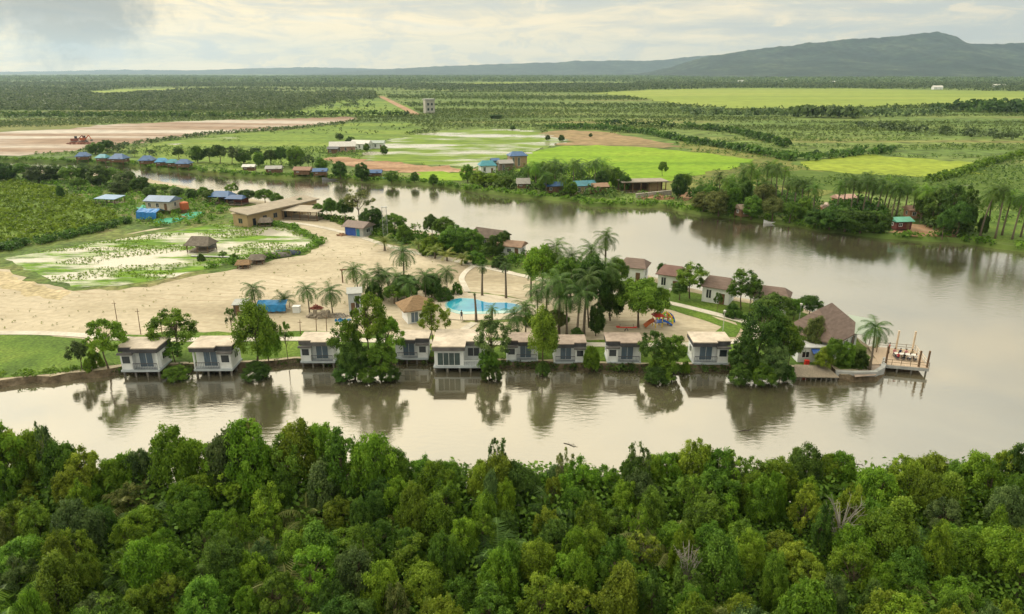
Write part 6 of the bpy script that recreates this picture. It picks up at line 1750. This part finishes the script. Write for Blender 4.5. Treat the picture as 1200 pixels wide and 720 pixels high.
# dark hedge lines across the plain
def hedge(name, px, h0, h1, sp, label, leaf='far', nq=16, wd=6, seed=3, cat='hedge'):
    rr = random.Random(seed); c = [gp(a, b, FAR) for a, b in px]; pts = []; hs = []
    for i in range(len(c)-1):
        n = max(1, int((c[i+1]-c[i]).length/sp))
        for k in range(n):
            p = c[i].lerp(c[i+1], (k+rr.random())/n); pts.append((p.x, p.y + rr.gauss(0, wd*.4), FAR-.1)); hs.append(rr.uniform(h0, h1))
    tufts(name, pts, hs, nq, leaf, label, cat, seed, .75, .4)
hedge('dark_hedge', [(640,151),(700,152),(760,158),(800,166),(860,176),(930,189),(985,184),(1050,178)], 2.5, 5, 1.6, 'dark hedge running behind the brown field and bright rice', 'dark', 18, 8, 3)
hedge('field_hedge', [(700,146),(800,150),(860,156),(905,168),(920,174)], 3, 5.5, 2.0, 'second dark hedge beyond the brown field', 'dark', 16, 10, 4)
hedge('rice_edge_trees', [(800,135),(860,137),(930,136),(1000,137),(1060,136),(1105,135)], 5, 9, 3.2, 'line of trees along the near edge of the long rice field', 'far', 16, 14, 5, 'trees')
hedge('rice_edge_tall_trees', [(925,137),(1008,139)], 8, 13, 3.5, 'taller pale trees in the line before the long rice field', 'blue', 22, 10, 6, 'trees')
hedge('rice_corner_wood', [(1100,130),(1150,132),(1215,134),(1215,128),(1130,127)], 6, 13, 3.0, 'dark wood at the downstream corner of the long rice field', 'dark', 18, 22, 7, 'wood')
hedge('right_scrub_belt', [(1010,150),(1080,155),(1140,160),(1220,165),(1300,170)], 3, 6, 1.5, 'belt of dark scrub across the plain below the hill', 'far', 14, 24, 8)
hedge('right_scrub_edge', [(1160,192),(1120,207),(1090,214),(1210,178),(1160,192)], 1.5, 3.2, 1.0, 'scrubby hedge between the striped rice and the green field', 'mid', 14, 3, 9)
hedge('mudflat_hedge', [(0,138.5),(80,137.5),(160,137.5),(260,138),(340,137),(420,136),(480,137)], 3, 6.5, 2.0, 'dark hedge along the far edge of the mud flat', 'dark', 14, 10, 10)
hedge('mudflat_near_hedge', [(100,178),(150,171),(190,166),(250,158),(330,153),(404,146)], 1.5, 3.5, 1.6, 'ragged hedge along the near edge of the mud flat', 'far', 12, 5, 11)
# reeds along the far bank
pts = []; hs = []; rr = random.Random(44)
for p in line:
    if -260 < p.x < 260:
        for k in range(9):
            pts.append((p.x + rr.uniform(-2, 2), p.y + rr.uniform(-.4, 3.0), FAR-.6)); hs.append(rr.uniform(.9, 2.2))
tufts('far_bank_bushes', pts, hs, 16, 'mid', 'ragged green growth along the water edge of the far bank', 'undergrowth', 6, lsf=.4)
# bushes of the field on the left and scrub round it
P_ = [(-200,213),(20,213),(60,220),(96,233),(130,248),(148,262),(110,269),(60,280),(0,290),(-200,296)]
q = scatter(P_, 5200, LAND, 5); rr = random.Random(6)
tufts('field_bushes', q, [rr.uniform(.45, 1.5) for _ in q], 14, 'lime', 'low lime green bushes filling the field beside the upper river arm', 'bushes', 7, lsf=.42)
q = scatter([(-200,293),(0,290),(60,280),(110,269),(152,258),(150,264),(110,274),(60,285),(0,297),(-200,302)], 500, LAND, 8)
tufts('field_edge_scrub', q, [rr.uniform(.8, 2.0) for _ in q], 18, 'dark', 'dark scrub along the edge of the lime green field', 'scrub', 9, lsf=.35)
q = scatter([(-60,205),(60,206),(130,212),(170,216),(210,222),(252,232),(270,243),(262,262),(180,267),(150,262),(130,246),(96,231),(60,217),(-60,211)], 1500, LAND, 10)
tufts('upper_scrub', q, [rr.uniform(.4, 1.6) for _ in q], 14, 'mid', 'rough green scrub round the blue roofed house', 'scrub', 11, lsf=.4)
q = [p for p in scatter(pond_px, 7000, LAND, 12) if mn2.noise(Vector((p[0]*.06, p[1]*.1, 4))) > .02]
tufts('pond_weed', q, [rr.uniform(.12, .36) for _ in q], 9, 'lime', 'bright tufts of water weed growing in the pale pond', 'water weed', 13, lsf=.6)
q = scatter([(240,316),(318,304),(356,298),(384,284),(372,280),(345,266),(300,258),(262,262),(300,264),(335,268),(372,284),(352,295),(318,300),(240,312)], 420, LAND, 14)
tufts('pond_edge_scrub', q, [rr.uniform(.5, 1.5) for _ in q], 14, 'mid', 'straggling scrub round the river side of the weedy pond', 'scrub', 15, lsf=.35)
q = scatter([(365,252),(410,259),(450,266),(500,276),(545,283),(585,290),(612,297),(680,309),(712,318),(690,326),(640,322),(600,313),(540,300),(490,291),(440,279),(425,270),(400,264)], 800, LAND, 16)
tufts('shore_scrub', q, [rr.uniform(.4, 1.7) for _ in q], 16, 'mid', 'leafy scrub along the upper shore of the spit', 'scrub', 17, lsf=.35)
q = scatter([(100,436),(150,431),(200,430),(300,427),(345,424),(400,424),(480,422),(600,427),(750,432),(860,432),(930,434),(930,438),(860,437),(750,437),(600,432),(480,426),(400,430),(345,428),(300,430),(200,436),(150,437),(100,441)], 420, .1, 18)
tufts('bank_weeds', q, [rr.uniform(.4, 1.1) for _ in q], 18, 'dark', 'weeds and roots along the muddy bank under the cabins', 'weeds', 19, lsf=.3)
q = scatter([(-200,440),(0,441),(60,437),(106,431),(108,436),(60,442),(0,447),(-200,456)], 220, .5, 20)
tufts('lawn_edge_reeds', q, [rr.uniform(.5, 1.2) for _ in q], 16, 'mid', 'ragged reeds along the lower edge of the round lawn', 'reeds', 21, lsf=.3)

q = scatter([(0,340),(84,345),(200,330),(320,306),(380,290),(440,288),(540,312),(540,345),(470,352),(400,372),(300,385),(120,392),(0,388)], 260, LAND, 31)
tufts('sand_weeds', q, [rr.uniform(.1, .4) for _ in q], 8, 'olive', 'scattered little dry weeds on the open sand', 'weeds', 33, lsf=.5)
